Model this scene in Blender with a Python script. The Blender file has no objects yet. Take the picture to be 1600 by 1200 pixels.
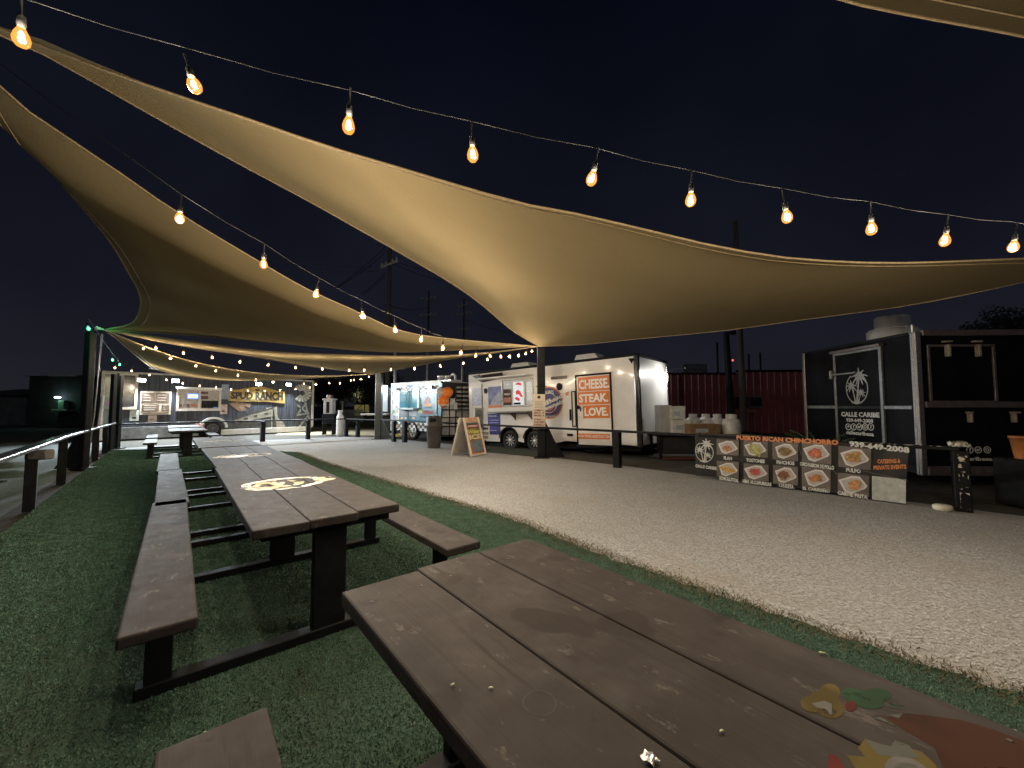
import bpy, bmesh, math, random
import numpy as np
from mathutils import Matrix, Vector
random.seed(7); rng = np.random.default_rng(7)
S = bpy.context.scene
C = S.collection
# ------------------------------------------------------------------ camera, sky, sun, exposure
FPX, EYE, PITCH = 620.0, 1.46, math.atan(34 / 620)
cd = bpy.data.cameras.new('camera'); cam = bpy.data.objects.new('camera', cd); C.objects.link(cam)
cd.sensor_width = 36; cd.lens = FPX / 1600 * 36; cd.clip_start = .05; cd.clip_end = 2000
cam.location = (0, 0, EYE); cam.rotation_euler = (math.pi / 2 + PITCH, 0, 0); S.camera = cam
W = bpy.data.worlds.new('World'); S.world = W; W.use_nodes = True
nt = W.node_tree; bg = nt.nodes['Background']
tc = nt.nodes.new('ShaderNodeTexCoord'); sx = nt.nodes.new('ShaderNodeSeparateXYZ'); rp = nt.nodes.new('ShaderNodeValToRGB')
nt.links.new(tc.outputs['Generated'], sx.inputs[0]); nt.links.new(sx.outputs['Z'], rp.inputs[0]); nt.links.new(rp.outputs[0], bg.inputs[0])
els = rp.color_ramp.elements
els[0].position = 0.0; els[0].color = (.0135, .0138, .0185, 1)
els[1].position = .75; els[1].color = (.0014, .0022, .0055, 1)
e = els.new(.22); e.color = (.0078, .0086, .0150, 1)
cn_ = nt.nodes.new('ShaderNodeTexNoise'); cn_.inputs['Scale'].default_value = 2.2; cn_.inputs['Detail'].default_value = 6; nt.links.new(tc.outputs['Generated'], cn_.inputs['Vector'])
mr_ = nt.nodes.new('ShaderNodeMapRange'); mr_.inputs[1].default_value = .35; mr_.inputs[2].default_value = .7; mr_.inputs[3].default_value = .80; mr_.inputs[4].default_value = 1.30
nt.links.new(cn_.outputs[0], mr_.inputs[0]); nt.links.new(mr_.outputs[0], bg.inputs[1])   # thin night cloud catching the town's glow
sd = bpy.data.lights.new('sun', 'SUN'); sd.energy = .10; sd.angle = math.radians(2); sd.color = (.90, .95, 1.0)
sun = bpy.data.objects.new('sun', sd); C.objects.link(sun)
sun.rotation_euler = (math.radians(58), 0, math.radians(28))
S.view_settings.view_transform = 'Standard'; S.view_settings.look = 'None'
S.view_settings.exposure = 0; S.view_settings.gamma = 1
cy = S.cycles
cy.use_denoising = True; cy.use_light_tree = True; cy.max_bounces = 6; cy.diffuse_bounces = 3; cy.glossy_bounces = 3
cy.transparent_max_bounces = 12; cy.sample_clamp_indirect = 4; cy.caustics_reflective = False; cy.caustics_refractive = False
BULB_W, LED_W = 66.0, 1000.0
WARM, COOL, GREEN = (1, .85, .66), (.80, .92, 1), (.08, 1, .40)

# ------------------------------------------------------------------ where a line of sight meets a plane
def ray(px, py):
    x, z = (px - 800) / FPX, (600 - py) / FPX
    c, s = math.cos(PITCH), math.sin(PITCH)
    return Vector((x, c - s * z, s + c * z))
EYEV = Vector((0, 0, EYE))
def G(px, py, z=0.0):
    d = ray(px, py); return EYEV + d * ((z - EYE) / d.z)
def D(px, py, Y):
    d = ray(px, py); return EYEV + d * (Y / d.y)
class Face:
    """a local frame: x to the right along the wall, y inward, z up"""
    def __init__(self, O, xd, pitch=0.0):
        x = Vector((xd[0], xd[1], 0)).normalized(); z = Vector((0, 0, 1)); y = z.cross(x)
        R = Matrix((x, y, z)).transposed().to_4x4()
        self.M = Matrix.Translation(Vector(O)) @ R @ Matrix.Rotation(pitch, 4, 'Y'); self.I = self.M.inverted()
    def at(self, px, py, y=0.0):
        o = self.I @ EYEV; d = self.I.to_3x3() @ ray(px, py); t = (y - o.y) / d.y
        p = o + d * t; return p.x, p.z
    def rect(self, x0, y0, x1, y1, y=0.0):
        mx, my = (x0 + x1) / 2, (y0 + y1) / 2
        return self.at(x0, my, y)[0], self.at(mx, y1, y)[1], self.at(x1, my, y)[0], self.at(mx, y0, y)[1]

# ------------------------------------------------------------------ materials
MATS = {}
def mat(name, col, rough=.6, metal=0.0, nz=None, amt=.3, bump=0.0, emit=None, estr=0.0, stretch=None, spec=.5, col2=None, detail=5, bscale=None, coat=0):
    if name in MATS: return MATS[name]
    m = bpy.data.materials.new(name); m.use_nodes = True; n = m.node_tree.nodes; l = m.node_tree.links
    b = n['Principled BSDF']
    b.inputs['Base Color'].default_value = (*col, 1); b.inputs['Roughness'].default_value = rough; b.inputs['Metallic'].default_value = metal
    b.inputs['Specular IOR Level'].default_value = spec; b.inputs['Coat Weight'].default_value = coat
    if emit: b.inputs['Emission Color'].default_value = (*emit, 1); b.inputs['Emission Strength'].default_value = estr
    if nz:
        t = n.new('ShaderNodeTexCoord'); mp = n.new('ShaderNodeMapping'); l.new(t.outputs['Object'], mp.inputs[0])
        if stretch: mp.inputs['Scale'].default_value = stretch
        q = n.new('ShaderNodeTexNoise'); q.inputs['Scale'].default_value = nz; q.inputs['Detail'].default_value = detail; q.inputs['Roughness'].default_value = .65
        l.new(mp.outputs[0], q.inputs['Vector'])
        mx = n.new('ShaderNodeMix'); mx.data_type = 'RGBA'
        c2 = col2 or tuple(c * (1 - amt) for c in col); c1 = tuple(min(1, c * (1 + amt)) for c in col) if not col2 else col
        mx.inputs[6].default_value = (*c1, 1); mx.inputs[7].default_value = (*c2, 1)
        r = n.new('ShaderNodeValToRGB'); r.color_ramp.elements[0].position = .32; r.color_ramp.elements[1].position = .68
        l.new(q.outputs[0], r.inputs[0]); l.new(r.outputs[0], mx.inputs[0]); l.new(mx.outputs[2], b.inputs['Base Color'])
        rr = n.new('ShaderNodeMapRange'); rr.inputs[3].default_value = max(.02, rough - .12); rr.inputs[4].default_value = min(1, rough + .12)
        l.new(q.outputs[0], rr.inputs[0]); l.new(rr.outputs[0], b.inputs['Roughness'])
        if bump:
            q2 = q
            if bscale:
                q2 = n.new('ShaderNodeTexNoise'); q2.inputs['Scale'].default_value = bscale; q2.inputs['Detail'].default_value = 4; l.new(mp.outputs[0], q2.inputs['Vector'])
            bp = n.new('ShaderNodeBump'); bp.inputs['Strength'].default_value = bump; bp.inputs['Distance'].default_value = .01
            l.new(q2.outputs[0], bp.inputs['Height']); l.new(bp.outputs[0], b.inputs['Normal'])
    MATS[name] = m; return m
def glow(name, col, s):
    return mat(name, (.8, .8, .8), .4, emit=col, estr=s)

BLACK = mat('black_paint', (.006, .0065, .008), .6, spec=.18, nz=9, amt=.5, bump=.15)
POSTM = mat('black_steel_post', (.007, .008, .010), .6, spec=.18, nz=6, amt=.5, bump=.15)
GREYST = mat('grey_steel', (.10, .12, .14), .45, .3, nz=5, amt=.3)
WHITE = mat('white_gloss_panel', (.74, .71, .69), .16, nz=2.5, amt=.06, coat=.3)
WHITEM = mat('white_paint', (.72, .72, .70), .4, nz=6, amt=.1)
CREAM = mat('cream_wood_trim', (.55, .46, .36), .6, nz=12, amt=.25)
ALU = mat('diamond_aluminium', (.62, .60, .58), .28, 1, nz=60, amt=.25, bump=.6)
ALUD = mat('dull_diamond_strip', (.26, .25, .25), .35, .8, nz=60, amt=.4, bump=.6)
STEEL = mat('stainless_steel', (.72, .72, .70), .3, .4, nz=3, amt=.15)
TRIM = mat('dull_grey_trim', (.15, .125, .12), .42, .5, nz=7, amt=.3)
GLOSSB = mat('gloss_black_panel', (.006, .006, .008), .5, nz=1.5, amt=.4, spec=.05)
RUBBER = mat('tyre_rubber', (.016, .016, .016), .8, nz=30, amt=.4, bump=.3)
ORANGE = mat('orange_print', (.62, .17, .035), .35, nz=5, amt=.08)
NAVY = mat('navy_print', (.035, .030, .16), .35, nz=5, amt=.15)
LETW = mat('white_lettering', (.75, .74, .70), .5, nz=14, amt=.12)
LETG = mat('grey_lettering', (.55, .56, .54), .5, nz=18, amt=.3)
LETO = mat('orange_lettering', (.60, .22, .08), .5, nz=18, amt=.3)
LETK = mat('dark_lettering', (.03, .027, .025), .6, nz=14, amt=.3)
GLASSD = mat('dark_glass', (.012, .014, .018), .06, nz=1.2, amt=.5)
CARD = mat('brown_cardboard', (.20, .12, .06), .8, nz=7, amt=.3)
LEAFM = mat('dark_leaf', (.008, .013, .006), .55, nz=3, amt=.5)
BARK = mat('bark', (.07, .055, .04), .9, nz=8, amt=.4, bump=.5, stretch=(1, 1, .15))
WIREM = mat('wire_black', (.008, .008, .008), .7, spec=.15, nz=9, amt=.3)
CABLE = mat('cable_rubber', (.06, .055, .05), .45, nz=20, amt=.3)

# ------------------------------------------------------------------ mesh building
class MB:
    def __init__(self): self.v = []; self.f = []; self.sm = []
    def add(self, vs, fs, smooth=False):
        o = len(self.v); self.v += [tuple(p) for p in vs]
        for f in fs: self.f.append(tuple(i + o for i in f)); self.sm.append(smooth)
        return self
    def box(self, x0, x1, y0, y1, z0, z1, T=None):
        vs = [Vector((x, y, z)) for z in (z0, z1) for y in (y0, y1) for x in (x0, x1)]
        if T is not None: vs = [T @ p for p in vs]
        return self.add(vs, [(0, 2, 3, 1), (4, 5, 7, 6), (0, 1, 5, 4), (2, 6, 7, 3), (0, 4, 6, 2), (1, 3, 7, 5)])
    def bev(self, x0, x1, y0, y1, z0, z1, b=.008, T=None, seg=1):
        bm = bmesh.new(); bmesh.ops.create_cube(bm, size=1)
        for p in bm.verts: p.co = Vector(((x0 + x1) / 2 + p.co.x * (x1 - x0), (y0 + y1) / 2 + p.co.y * (y1 - y0), (z0 + z1) / 2 + p.co.z * (z1 - z0)))
        bmesh.ops.bevel(bm, geom=bm.edges[:], offset=b, segments=seg, affect='EDGES', profile=.5)
        bm.verts.index_update(); vs = [T @ p.co if T is not None else p.co.copy() for p in bm.verts]
        self.add(vs, [tuple(q.index for q in f.verts) for f in bm.faces]); bm.free(); return self
    def tube(self, pts, r, n=6, caps=True):
        pts = [Vector(p) for p in pts]; rs = r if isinstance(r, (list, tuple)) else [r] * len(pts)
        vs = []; fs = []
        for i, p in enumerate(pts):
            d = (pts[min(i + 1, len(pts) - 1)] - pts[max(i - 1, 0)]).normalized()
            a = d.cross(Vector((0, 0, 1)))
            if a.length < .05: a = d.cross(Vector((0, 1, 0)))
            a.normalize(); b = d.cross(a)
            for k in range(n):
                t = 2 * math.pi * k / n; vs.append(p + (a * math.cos(t) + b * math.sin(t)) * rs[i])
        for i in range(len(pts) - 1):
            for k in range(n):
                fs.append((i * n + k, i * n + (k + 1) % n, (i + 1) * n + (k + 1) % n, (i + 1) * n + k))
        self.add(vs, fs, True)
        if caps: self.add(vs[:n], [tuple(range(n))[::-1]]); self.add(vs[-n:], [tuple(range(n))])
        return self
    def lathe(self, prof, n=16, c=(0, 0, 0), T=None):
        """profile of (r, z), spun round z"""
        vs = []; fs = []
        for r, z in prof:
            for k in range(n):
                t = 2 * math.pi * k / n; p = Vector((c[0] + r * math.cos(t), c[1] + r * math.sin(t), c[2] + z)); vs.append(T @ p if T is not None else p)
        for i in range(len(prof) - 1):
            for k in range(n): fs.append((i * n + k, i * n + (k + 1) % n, (i + 1) * n + (k + 1) % n, (i + 1) * n + k))
        self.add(vs, fs, True)
        self.add(vs[:n], [tuple(range(n))[::-1]]); self.add(vs[-n:], [tuple(range(n))]); return self
    def poly(self, pts, y, th=.003):
        """flat outline in the x-z plane of a face, standing th proud of y (towards -y)"""
        n = len(pts); a = [(p[0], y - th, p[1]) for p in pts]; b = [(p[0], y, p[1]) for p in pts]
        ar = sum(pts[i][0] * pts[(i + 1) % n][1] - pts[(i + 1) % n][0] * pts[i][1] for i in range(n))
        if ar < 0: a = a[::-1]; b = b[::-1]
        self.add(a, [tuple(range(n))]); self.add(a + b, [(i, i + n, (i + 1) % n + n, (i + 1) % n) for i in range(n)]); return self
    def ring(self, cx, cz, rx, rz, w, y, th=.003, n=40, a0=0, a1=360):
        vs = []; fs = []
        full = a1 - a0 >= 360; m = n if full else n + 1
        for k in range(m):
            t = math.radians(a0 + (a1 - a0) * k / n)
            for s in (1, 1 - w / rx):
                for yy in (y - th, y): vs.append((cx + rx * s * math.cos(t), yy, cz + rz * s * math.sin(t)))
        for k in range(n):
            i, j = 4 * k, 4 * ((k + 1) % m)
            fs += [(i, i + 2, j + 2, j), (i + 1, i, j, j + 1), (i + 2, i + 3, j + 3, j + 2)]
        self.add(vs, fs); return self
    def disc(self, cx, cz, rx, rz, y, th=.003, n=32):
        return self.poly([(cx + rx * math.cos(2 * math.pi * k / n), cz + rz * math.sin(2 * math.pi * k / n)) for k in range(n)], y, th)
    def mesh(self, name, m):
        me = bpy.data.meshes.new(name); me.from_pydata(self.v, [], self.f); me.materials.append(m)
        me.polygons.foreach_set('use_smooth', self.sm); me.update(); return me
    def obj(self, name, m, parent=None):
        return link(name, self.mesh(name, m), parent)
def link(name, me, parent=None, loc=None):
    o = bpy.data.objects.new(name, me); C.objects.link(o)
    if parent is not None: o.parent = parent
    if loc is not None: o.location = loc
    return o
def tag(o, label, cat, group=None):
    o['label'] = label; o['category'] = cat
    if group: o['group'] = group
    return o
def kind(o, k): o['kind'] = k; return o
def thing(name, label, cat, M=None, loc=None, group=None):
    o = bpy.data.objects.new(name, None); C.objects.link(o); o.empty_display_size = .1
    if M is not None: o.matrix_world = M
    if loc is not None: o.location = loc
    return tag(o, label, cat, group)
def lamp(power, col, loc, parent=None, radius=.03, spot=None, aim=None, shared=None):
    d = shared or bpy.data.lights.new('lamp_light', 'SPOT' if spot else 'POINT')
    if not shared:
        d.energy = power; d.color = col; d.shadow_soft_size = radius
        if spot: d.spot_size = math.radians(spot); d.spot_blend = .8
    o = bpy.data.objects.new('lamp_light', d); C.objects.link(o)
    if parent is not None: o.parent = parent
    o.location = loc
    if aim is not None: o.rotation_euler = Vector(aim).to_track_quat('-Z', 'Y').to_euler()
    return o
def text_mesh(s, bold=.0, shear=0.0):
    cu = bpy.data.curves.new('lettering', 'FONT'); cu.body = s; cu.resolution_u = 2; cu.offset = bold; cu.extrude = .004; cu.shear = shear
    cu.align_x = 'LEFT'; o = bpy.data.objects.new('lettering', cu); C.objects.link(o)
    dg = bpy.context.evaluated_depsgraph_get(); me = bpy.data.meshes.new_from_object(o.evaluated_get(dg))
    C.objects.unlink(o); bpy.data.objects.remove(o); return me
def lettering(s, x0, z0, x1, z1, y, m, parent, bold=.02, tilt=0.0, shear=0.0, arch=0.0):
    me = text_mesh(s, bold, shear); n = len(me.vertices); co = np.empty(n * 3); me.vertices.foreach_get('co', co); co = co.reshape(-1, 3)
    a, b = co.min(0), co.max(0)
    u = (co[:, 0] - a[0]) / (b[0] - a[0]); v = (co[:, 1] - a[1]) / (b[1] - a[1]); d = (co[:, 2] - a[2]) / max(1e-6, b[2] - a[2])
    out = np.stack([x0 + u * (x1 - x0), y - d * .003, z0 + v * (z1 - z0) + tilt * (u - .5) * (x1 - x0) + arch * (4 * u * (1 - u))], 1)
    me.vertices.foreach_set('co', out.ravel()); me.materials.clear(); me.materials.append(m); me.update(); me.name = 'lettering'
    return link('lettering', me, parent)
def dup(o, loc=None, parent=None):
    c = o.copy(); C.objects.link(c)
    if parent is not None: c.parent = parent
    if loc is not None: c.location = loc
    for ch in list(o.children): dup(ch, None, c)
    return c
def sheet(name, pts, z, m):
    return kind(MB().add([(p[0], p[1], z) for p in pts], [tuple(range(len(pts)))]).obj(name, m), 'structure')

# ================================================================== GROUND
def ground_mat(name, c1, c2, c3, s1, s2, bump=.5, rough=.95, big=.35):
    m = bpy.data.materials.new(name); m.use_nodes = True; n = m.node_tree.nodes; l = m.node_tree.links; b = n['Principled BSDF']
    b.inputs['Roughness'].default_value = rough; b.inputs['Specular IOR Level'].default_value = .25
    t = n.new('ShaderNodeTexCoord')
    def noise(s, det=5, ro=.6):
        q = n.new('ShaderNodeTexNoise'); q.inputs['Scale'].default_value = s; q.inputs['Detail'].default_value = det; q.inputs['Roughness'].default_value = ro; l.new(t.outputs['Object'], q.inputs['Vector']); return q
    def ramp(q, a, b_):
        r = n.new('ShaderNodeValToRGB'); r.color_ramp.elements[0].position = a; r.color_ramp.elements[1].position = b_; l.new(q.outputs[0], r.inputs[0]); return r
    def mix(f, A, B):
        x = n.new('ShaderNodeMix'); x.data_type = 'RGBA'; l.new(f.outputs[0], x.inputs[0])
        for i, v in ((6, A), (7, B)):
            if isinstance(v, tuple): x.inputs[i].default_value = (*v, 1)
            else: l.new(v.outputs[2], x.inputs[i])
        return x
    fine = noise(s2, 3, .7); mid = noise(s1, 6, .7); large = noise(big, 4)
    a = mix(ramp(fine, .40, .60), c1, c2); q = mix(ramp(mid, .50, .74), a, c3); q = mix(ramp(large, .50, .80), q, c3)
    l.new(q.outputs[2], b.inputs['Base Color'])
    bp = n.new('ShaderNodeBump'); bp.inputs['Strength'].default_value = bump; bp.inputs['Distance'].default_value = .02
    l.new(fine.outputs[0], bp.inputs['Height']); l.new(bp.outputs[0], b.inputs['Normal']); return m
DIRT = ground_mat('packed_dirt', (.045, .042, .036), (.085, .075, .060), (.06, .055, .042), .8, 14)
GRAVEL = ground_mat('crushed_limestone', (.24, .24, .246), (.44, .45, .463), (.31, .285, .262), .9, 42, 1.0)
TURF = ground_mat('artificial_turf', (.022, .042, .030), (.060, .105, .076), (.046, .062, .040), 1.2, 60, .9)
CONC = ground_mat('old_concrete', (.13, .145, .14), (.20, .215, .205), (.10, .115, .11), .7, 18, .3)
ROADM = ground_mat('asphalt', (.035, .036, .038), (.06, .06, .062), (.045, .045, .048), .5, 25, .3)
TAND = ground_mat('tan_dirt', (.30, .24, .15), (.40, .33, .22), (.22, .19, .11), .9, 12, .4)
GRASSM = ground_mat('verge_grass', (.035, .05, .02), (.07, .09, .035), (.05, .06, .025), 1.0, 15, .8)
sheet('ground', [(-500, -200), (500, -200), (500, 900), (-500, 900)], -.03, DIRT)
TURF_EDGE = [(-12.4, 13.3), (-10.6, 14.1), (-8.6, 13.3), (-6.8, 12.55), (-4.6, 10.0), (-2.3, 7.6), (0, 5.2), (1.14, 3.66), (2.08, 2.6), (2.75, 1.9), (5.6, -1.5)]
_te = []
for a_, b_ in zip(TURF_EDGE[:-1], TURF_EDGE[1:]):
    n_ = max(1, int(math.hypot(b_[0] - a_[0], b_[1] - a_[1]) / .12))
    for i_ in range(n_): t_ = i_ / n_; _te.append((a_[0] + (b_[0] - a_[0]) * t_ + random.gauss(0, .022), a_[1] + (b_[1] - a_[1]) * t_ + random.gauss(0, .022)))
TURF_EDGE0 = TURF_EDGE; TURF_EDGE = _te + [TURF_EDGE[-1]]
LEFTL = [(-1.0, -1.1), (-6.62, 5.55), (-8.40, 7.60), (-9.85, 9.3), (-12.5, 12.35), (-13.2, 13.2)]
TURF_POLY = TURF_EDGE + [(3, -4)] + LEFTL
sheet('turf', TURF_EDGE + [(3, -4)] + LEFTL, .0, TURF)
sheet('gravel_lot', [(-13.9, 13.2), (-12, 16), (-7.2, 19.4), (-5.7, 18.0), (-2, 15.0), (.9, 11.6), (2.7, 9.8), (6.5, 5.7), (14, -2.5), (3, -5), (5.6, -1.6)] + TURF_EDGE[::-1], -.006, GRAVEL)
sheet('concrete_pavement', [(-1.3, -1.2), (-6.9, 5.5), (-13.6, 13.2), (-16.2, 16.0), (-20, 16.0), (-17, 9), (-10, 2.5), (-5, -3)], -.012, CONC)
sheet('road', [(-60, -20), (-12, 2), (-18, 9), (-23, 16), (-42, 40), (-120, 80), (-140, 40)], -.018, ROADM)
sheet('dirt_track', [(-12, 20.2), (-8.5, 20.0), (-5.6, 19.3), (-4.9, 21.5), (-8, 26), (-16, 29)], -.018, TAND)
sheet('grass_verge', [(-16, 29), (-8, 26), (-4, 23), (2, 30), (-6, 50), (-40, 60)], -.019, GRASSM)

# small stones and turf blades: nobody could count them
def stones(name, quad, count, size, m, seed):
    r = np.random.default_rng(seed); P = np.array(quad)
    u = r.random(count) ** .8; v = r.random(count)
    c = ((1 - u)[:, None] * ((1 - v)[:, None] * P[0] + v[:, None] * P[1]) + u[:, None] * ((1 - v)[:, None] * P[3] + v[:, None] * P[2]))
    base = np.array([(1, 0, 0), (0, 1, 0), (-1, 0, 0), (0, -1, 0), (0, 0, .8), (0, 0, -.5)], float)
    s = size * (.4 + r.random(count) ** 2 * 1.1); ang = r.random(count) * 6.28
    V = base[None] * s[:, None, None] * (.6 + .7 * r.random((count, 6, 1)))
    x = V[..., 0] * np.cos(ang)[:, None] - V[..., 1] * np.sin(ang)[:, None]; y = V[..., 0] * np.sin(ang)[:, None] + V[..., 1] * np.cos(ang)[:, None]
    V = np.stack([x + c[:, 0:1], y + c[:, 1:2], V[..., 2] + s[:, None] * .15], -1).reshape(-1, 3)
    F = np.array([(0, 1, 4), (1, 2, 4), (2, 3, 4), (3, 0, 4)]); F = (F[None] + 6 * np.arange(count)[:, None, None]).reshape(-1, 3)
    return fast_mesh(name, V, F, m)
def fast_mesh(name, V, F, m):
    me = bpy.data.meshes.new(name); me.vertices.add(len(V)); me.vertices.foreach_set('co', V.astype(np.float32).ravel())
    k = F.shape[1]; me.loops.add(F.size); me.loops.foreach_set('vertex_index', F.astype(np.int32).ravel())
    me.polygons.add(len(F)); me.polygons.foreach_set('loop_start', np.arange(0, F.size, k, dtype=np.int32))
    me.update(calc_edges=True); me.materials.append(m); o = bpy.data.objects.new(name, me); C.objects.link(o); return o
STONE = mat('limestone_chips', (.46, .47, .485), .9, nz=35, amt=.55, col2=(.22, .21, .20))
kind(stones('gravel_chips', [(2.4, 2.7), (6.2, 5.4), (1.2, 10.6), (-3.8, 9.6)], 40000, .008, STONE, 3), 'stuff')
kind(stones('gravel_scatter', [(1.4, 3.75), (6.0, 5.2), (9, 1.0), (2.8, 2.0)], 40000, .0065, STONE, 4), 'stuff')
def blades(name, count, seed):
    r = np.random.default_rng(seed)
    # u along the tables, v across; denser near the eye
    uu = -1.6 + r.random(count) ** 1.9 * 20.5; vv = -1.75 + r.random(count) * 5.3
    c = np.stack([uu * -.643 + vv * .767, uu * .767 + vv * .643], 1)
    inside = np.zeros(count, bool); P = np.array(TURF_POLY)
    for q in range(len(P)):
        (x1, y1), (x2, y2) = P[q], P[(q + 1) % len(P)]
        if y1 != y2: inside ^= ((y1 > c[:, 1]) != (y2 > c[:, 1])) & (c[:, 0] < (x2 - x1) * (c[:, 1] - y1) / (y2 - y1) + x1)
    c = c[inside]; uu = uu[inside]; count = len(c)
    k = 1 + np.clip(uu, 0, 20) * .26; a = r.random(count) * 6.28; h = (.006 + .006 * r.random(count)) * (1 + .06 * np.clip(uu, 0, 20)); w = (.0016 + .0016 * r.random(count)) * k; l = (r.random((count, 2)) - .5) * .010
    dx, dy = np.cos(a) * w, np.sin(a) * w
    z0 = np.full(count, .001)
    V = np.stack([np.stack([c[:, 0] - dx, c[:, 1] - dy, z0], 1), np.stack([c[:, 0] + dx, c[:, 1] + dy, z0], 1), np.stack([c[:, 0] + l[:, 0], c[:, 1] + l[:, 1], h], 1)], 1).reshape(-1, 3)
    return fast_mesh(name, V, np.arange(3 * count).reshape(-1, 3), mat('turf_blade', (.135, .255, .185), .6, nz=9, col2=(.065, .115, .080), amt=.45, spec=.3))
kind(blades('turf_blades', 950000, 5), 'stuff')
EDGEG = mat('edge_grass_blade', (.14, .095, .045), .8, nz=4, amt=.6, col2=(.05, .065, .03))
def edge_tufts():
    V = []; pts = [Vector((p[0], p[1], 0)) for p in TURF_EDGE0[3:]]
    for i in range(len(pts) - 1):
        d = pts[i + 1] - pts[i]; n = int(d.length * 1100)
        for _ in range(n):
            p = pts[i] + d * random.random() + Vector((random.gauss(.0, .075), random.gauss(.0, .075), 0))
            a = random.random() * 6.28; w = .004; h = random.uniform(.008, .028)
            V += [(p.x - w * math.cos(a), p.y - w * math.sin(a), 0), (p.x + w * math.cos(a), p.y + w * math.sin(a), 0), (p.x + random.gauss(0, .02), p.y + random.gauss(0, .02), h)]
    V = np.array(V); return fast_mesh('edge_grass', V, np.arange(len(V)).reshape(-1, 3), EDGEG)
kind(edge_tufts(), 'stuff')

def crumbs():
    V = []
    for _ in range(420):
        u = -1.4 + random.random() ** 1.4 * 9; v = random.uniform(-1.3, 3.0); p = Vector((u * -.643 + v * .767, u * .767 + v * .643, random.uniform(.012, .02))); a = random.random() * 6.28; q = random.uniform(.004, .009)
        V += [(p.x + q * math.cos(a), p.y + q * math.sin(a), p.z), (p.x - q * .5 * math.sin(a), p.y + q * .5 * math.cos(a), p.z + .002), (p.x - q * math.cos(a), p.y - q * math.sin(a), p.z)]
    return fast_mesh('leaf_crumbs', np.array(V), np.arange(len(V)).reshape(-1, 3), mat('pale_leaf_crumb', (.40, .42, .27), .8, nz=20, amt=.3))
kind(crumbs(), 'stuff')

# ================================================================== PICNIC TABLES
def plank_mat():
    m = bpy.data.materials.new('brown_painted_plank'); m.use_nodes = True; n = m.node_tree.nodes; l = m.node_tree.links; b = n['Principled BSDF']
    g = n.new('ShaderNodeNewGeometry')
    def noise(s, det, ro, sc=None):
        q = n.new('ShaderNodeTexNoise'); q.inputs['Scale'].default_value = s; q.inputs['Detail'].default_value = det; q.inputs['Roughness'].default_value = ro
        if sc:
            mp = n.new('ShaderNodeMapping'); mp.inputs['Rotation'].default_value = (0, 0, math.radians(50)); mp2 = n.new('ShaderNodeMapping'); mp2.inputs['Scale'].default_value = sc
            l.new(g.outputs['Position'], mp.inputs[0]); l.new(mp.outputs[0], mp2.inputs[0]); l.new(mp2.outputs[0], q.inputs['Vector'])
        else: l.new(g.outputs['Position'], q.inputs['Vector'])
        return q
    def ramp(q, a, b_):
        r = n.new('ShaderNodeValToRGB'); r.color_ramp.elements[0].position = a; r.color_ramp.elements[1].position = b_; l.new(q.outputs[0], r.inputs[0]); return r
    def mix(f, A, B):
        x = n.new('ShaderNodeMix'); x.data_type = 'RGBA'; l.new(f.outputs[0], x.inputs[0])
        for i, v in ((6, A), (7, B)):
            if isinstance(v, tuple): x.inputs[i].default_value = (*v, 1)
            else: l.new(v.outputs[2], x.inputs[i])
        return x
    A = mix(ramp(noise(5, 6, .65), .38, .66), (.027, .0215, .0208), (.039, .0315, .030))       # scuffed brown paint
    B = mix(ramp(noise(2.1, 4, .6), .55, .70), A, (.055, .048, .046))                        # dusty rubbed patches
    Dk = mix(ramp(noise(7, 3, .55), .66, .74), B, (.018, .013, .012))                        # old spills
    Sc = mix(ramp(noise(16, 5, .75, (.5, 1, 1)), .60, .66), Dk, (.078, .069, .064))          # pale scuffs
    Wt = mix(ramp(noise(3.3, 2, .45), .63, .66), Sc, (.022, .016, .0145))                      # dried wet marks
    Gn = mix(ramp(noise(38, 2, .5, (.06, 1, 1)), .58, .74), Wt, (.025, .020, .018))           # grain
    l.new(Gn.outputs[2], b.inputs['Base Color'])
    rr = n.new('ShaderNodeMapRange'); rr.inputs[3].default_value = .58; rr.inputs[4].default_value = .85; l.new(noise(9, 4, .6).outputs[0], rr.inputs[0]); l.new(rr.outputs[0], b.inputs['Roughness'])
    gr = noise(60, 3, .6, (.05, 1, 1)); bp = n.new('ShaderNodeBump'); bp.inputs['Strength'].default_value = .35; bp.inputs['Distance'].default_value = .004
    l.new(gr.outputs[0], bp.inputs['Height']); l.new(bp.outputs[0], b.inputs['Normal']); b.inputs['Specular IOR Level'].default_value = .22
    return m
PLANK = plank_mat()
PAINTW = None
def flake_mat(name, cols, thr, sc=9):
    m = bpy.data.materials.new(name); m.use_nodes = True; n = m.node_tree.nodes; l = m.node_tree.links; b = n['Principled BSDF']; b.inputs['Roughness'].default_value = .75; b.inputs['Specular IOR Level'].default_value = .15
    g = n.new('ShaderNodeNewGeometry'); q = n.new('ShaderNodeTexNoise'); q.inputs['Scale'].default_value = sc; q.inputs['Detail'].default_value = 6; l.new(g.outputs['Position'], q.inputs['Vector'])
    q2 = n.new('ShaderNodeTexNoise'); q2.inputs['Scale'].default_value = sc * .6; q2.inputs['Detail'].default_value = 2; l.new(g.outputs['Position'], q2.inputs['Vector'])
    r = n.new('ShaderNodeValToRGB'); r.color_ramp.elements[0].position = .4; r.color_ramp.elements[1].position = .6
    r.color_ramp.elements[0].color = (*cols[0], 1); r.color_ramp.elements[1].color = (*cols[1], 1); l.new(q2.outputs[0], r.inputs[0]); l.new(r.outputs[0], b.inputs['Base Color'])
    a = n.new('ShaderNodeValToRGB'); a.color_ramp.elements[0].position = thr; a.color_ramp.elements[1].position = thr + .05; l.new(q.outputs[0], a.inputs[0]); l.new(a.outputs[0], b.inputs['Alpha']); return m
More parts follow.
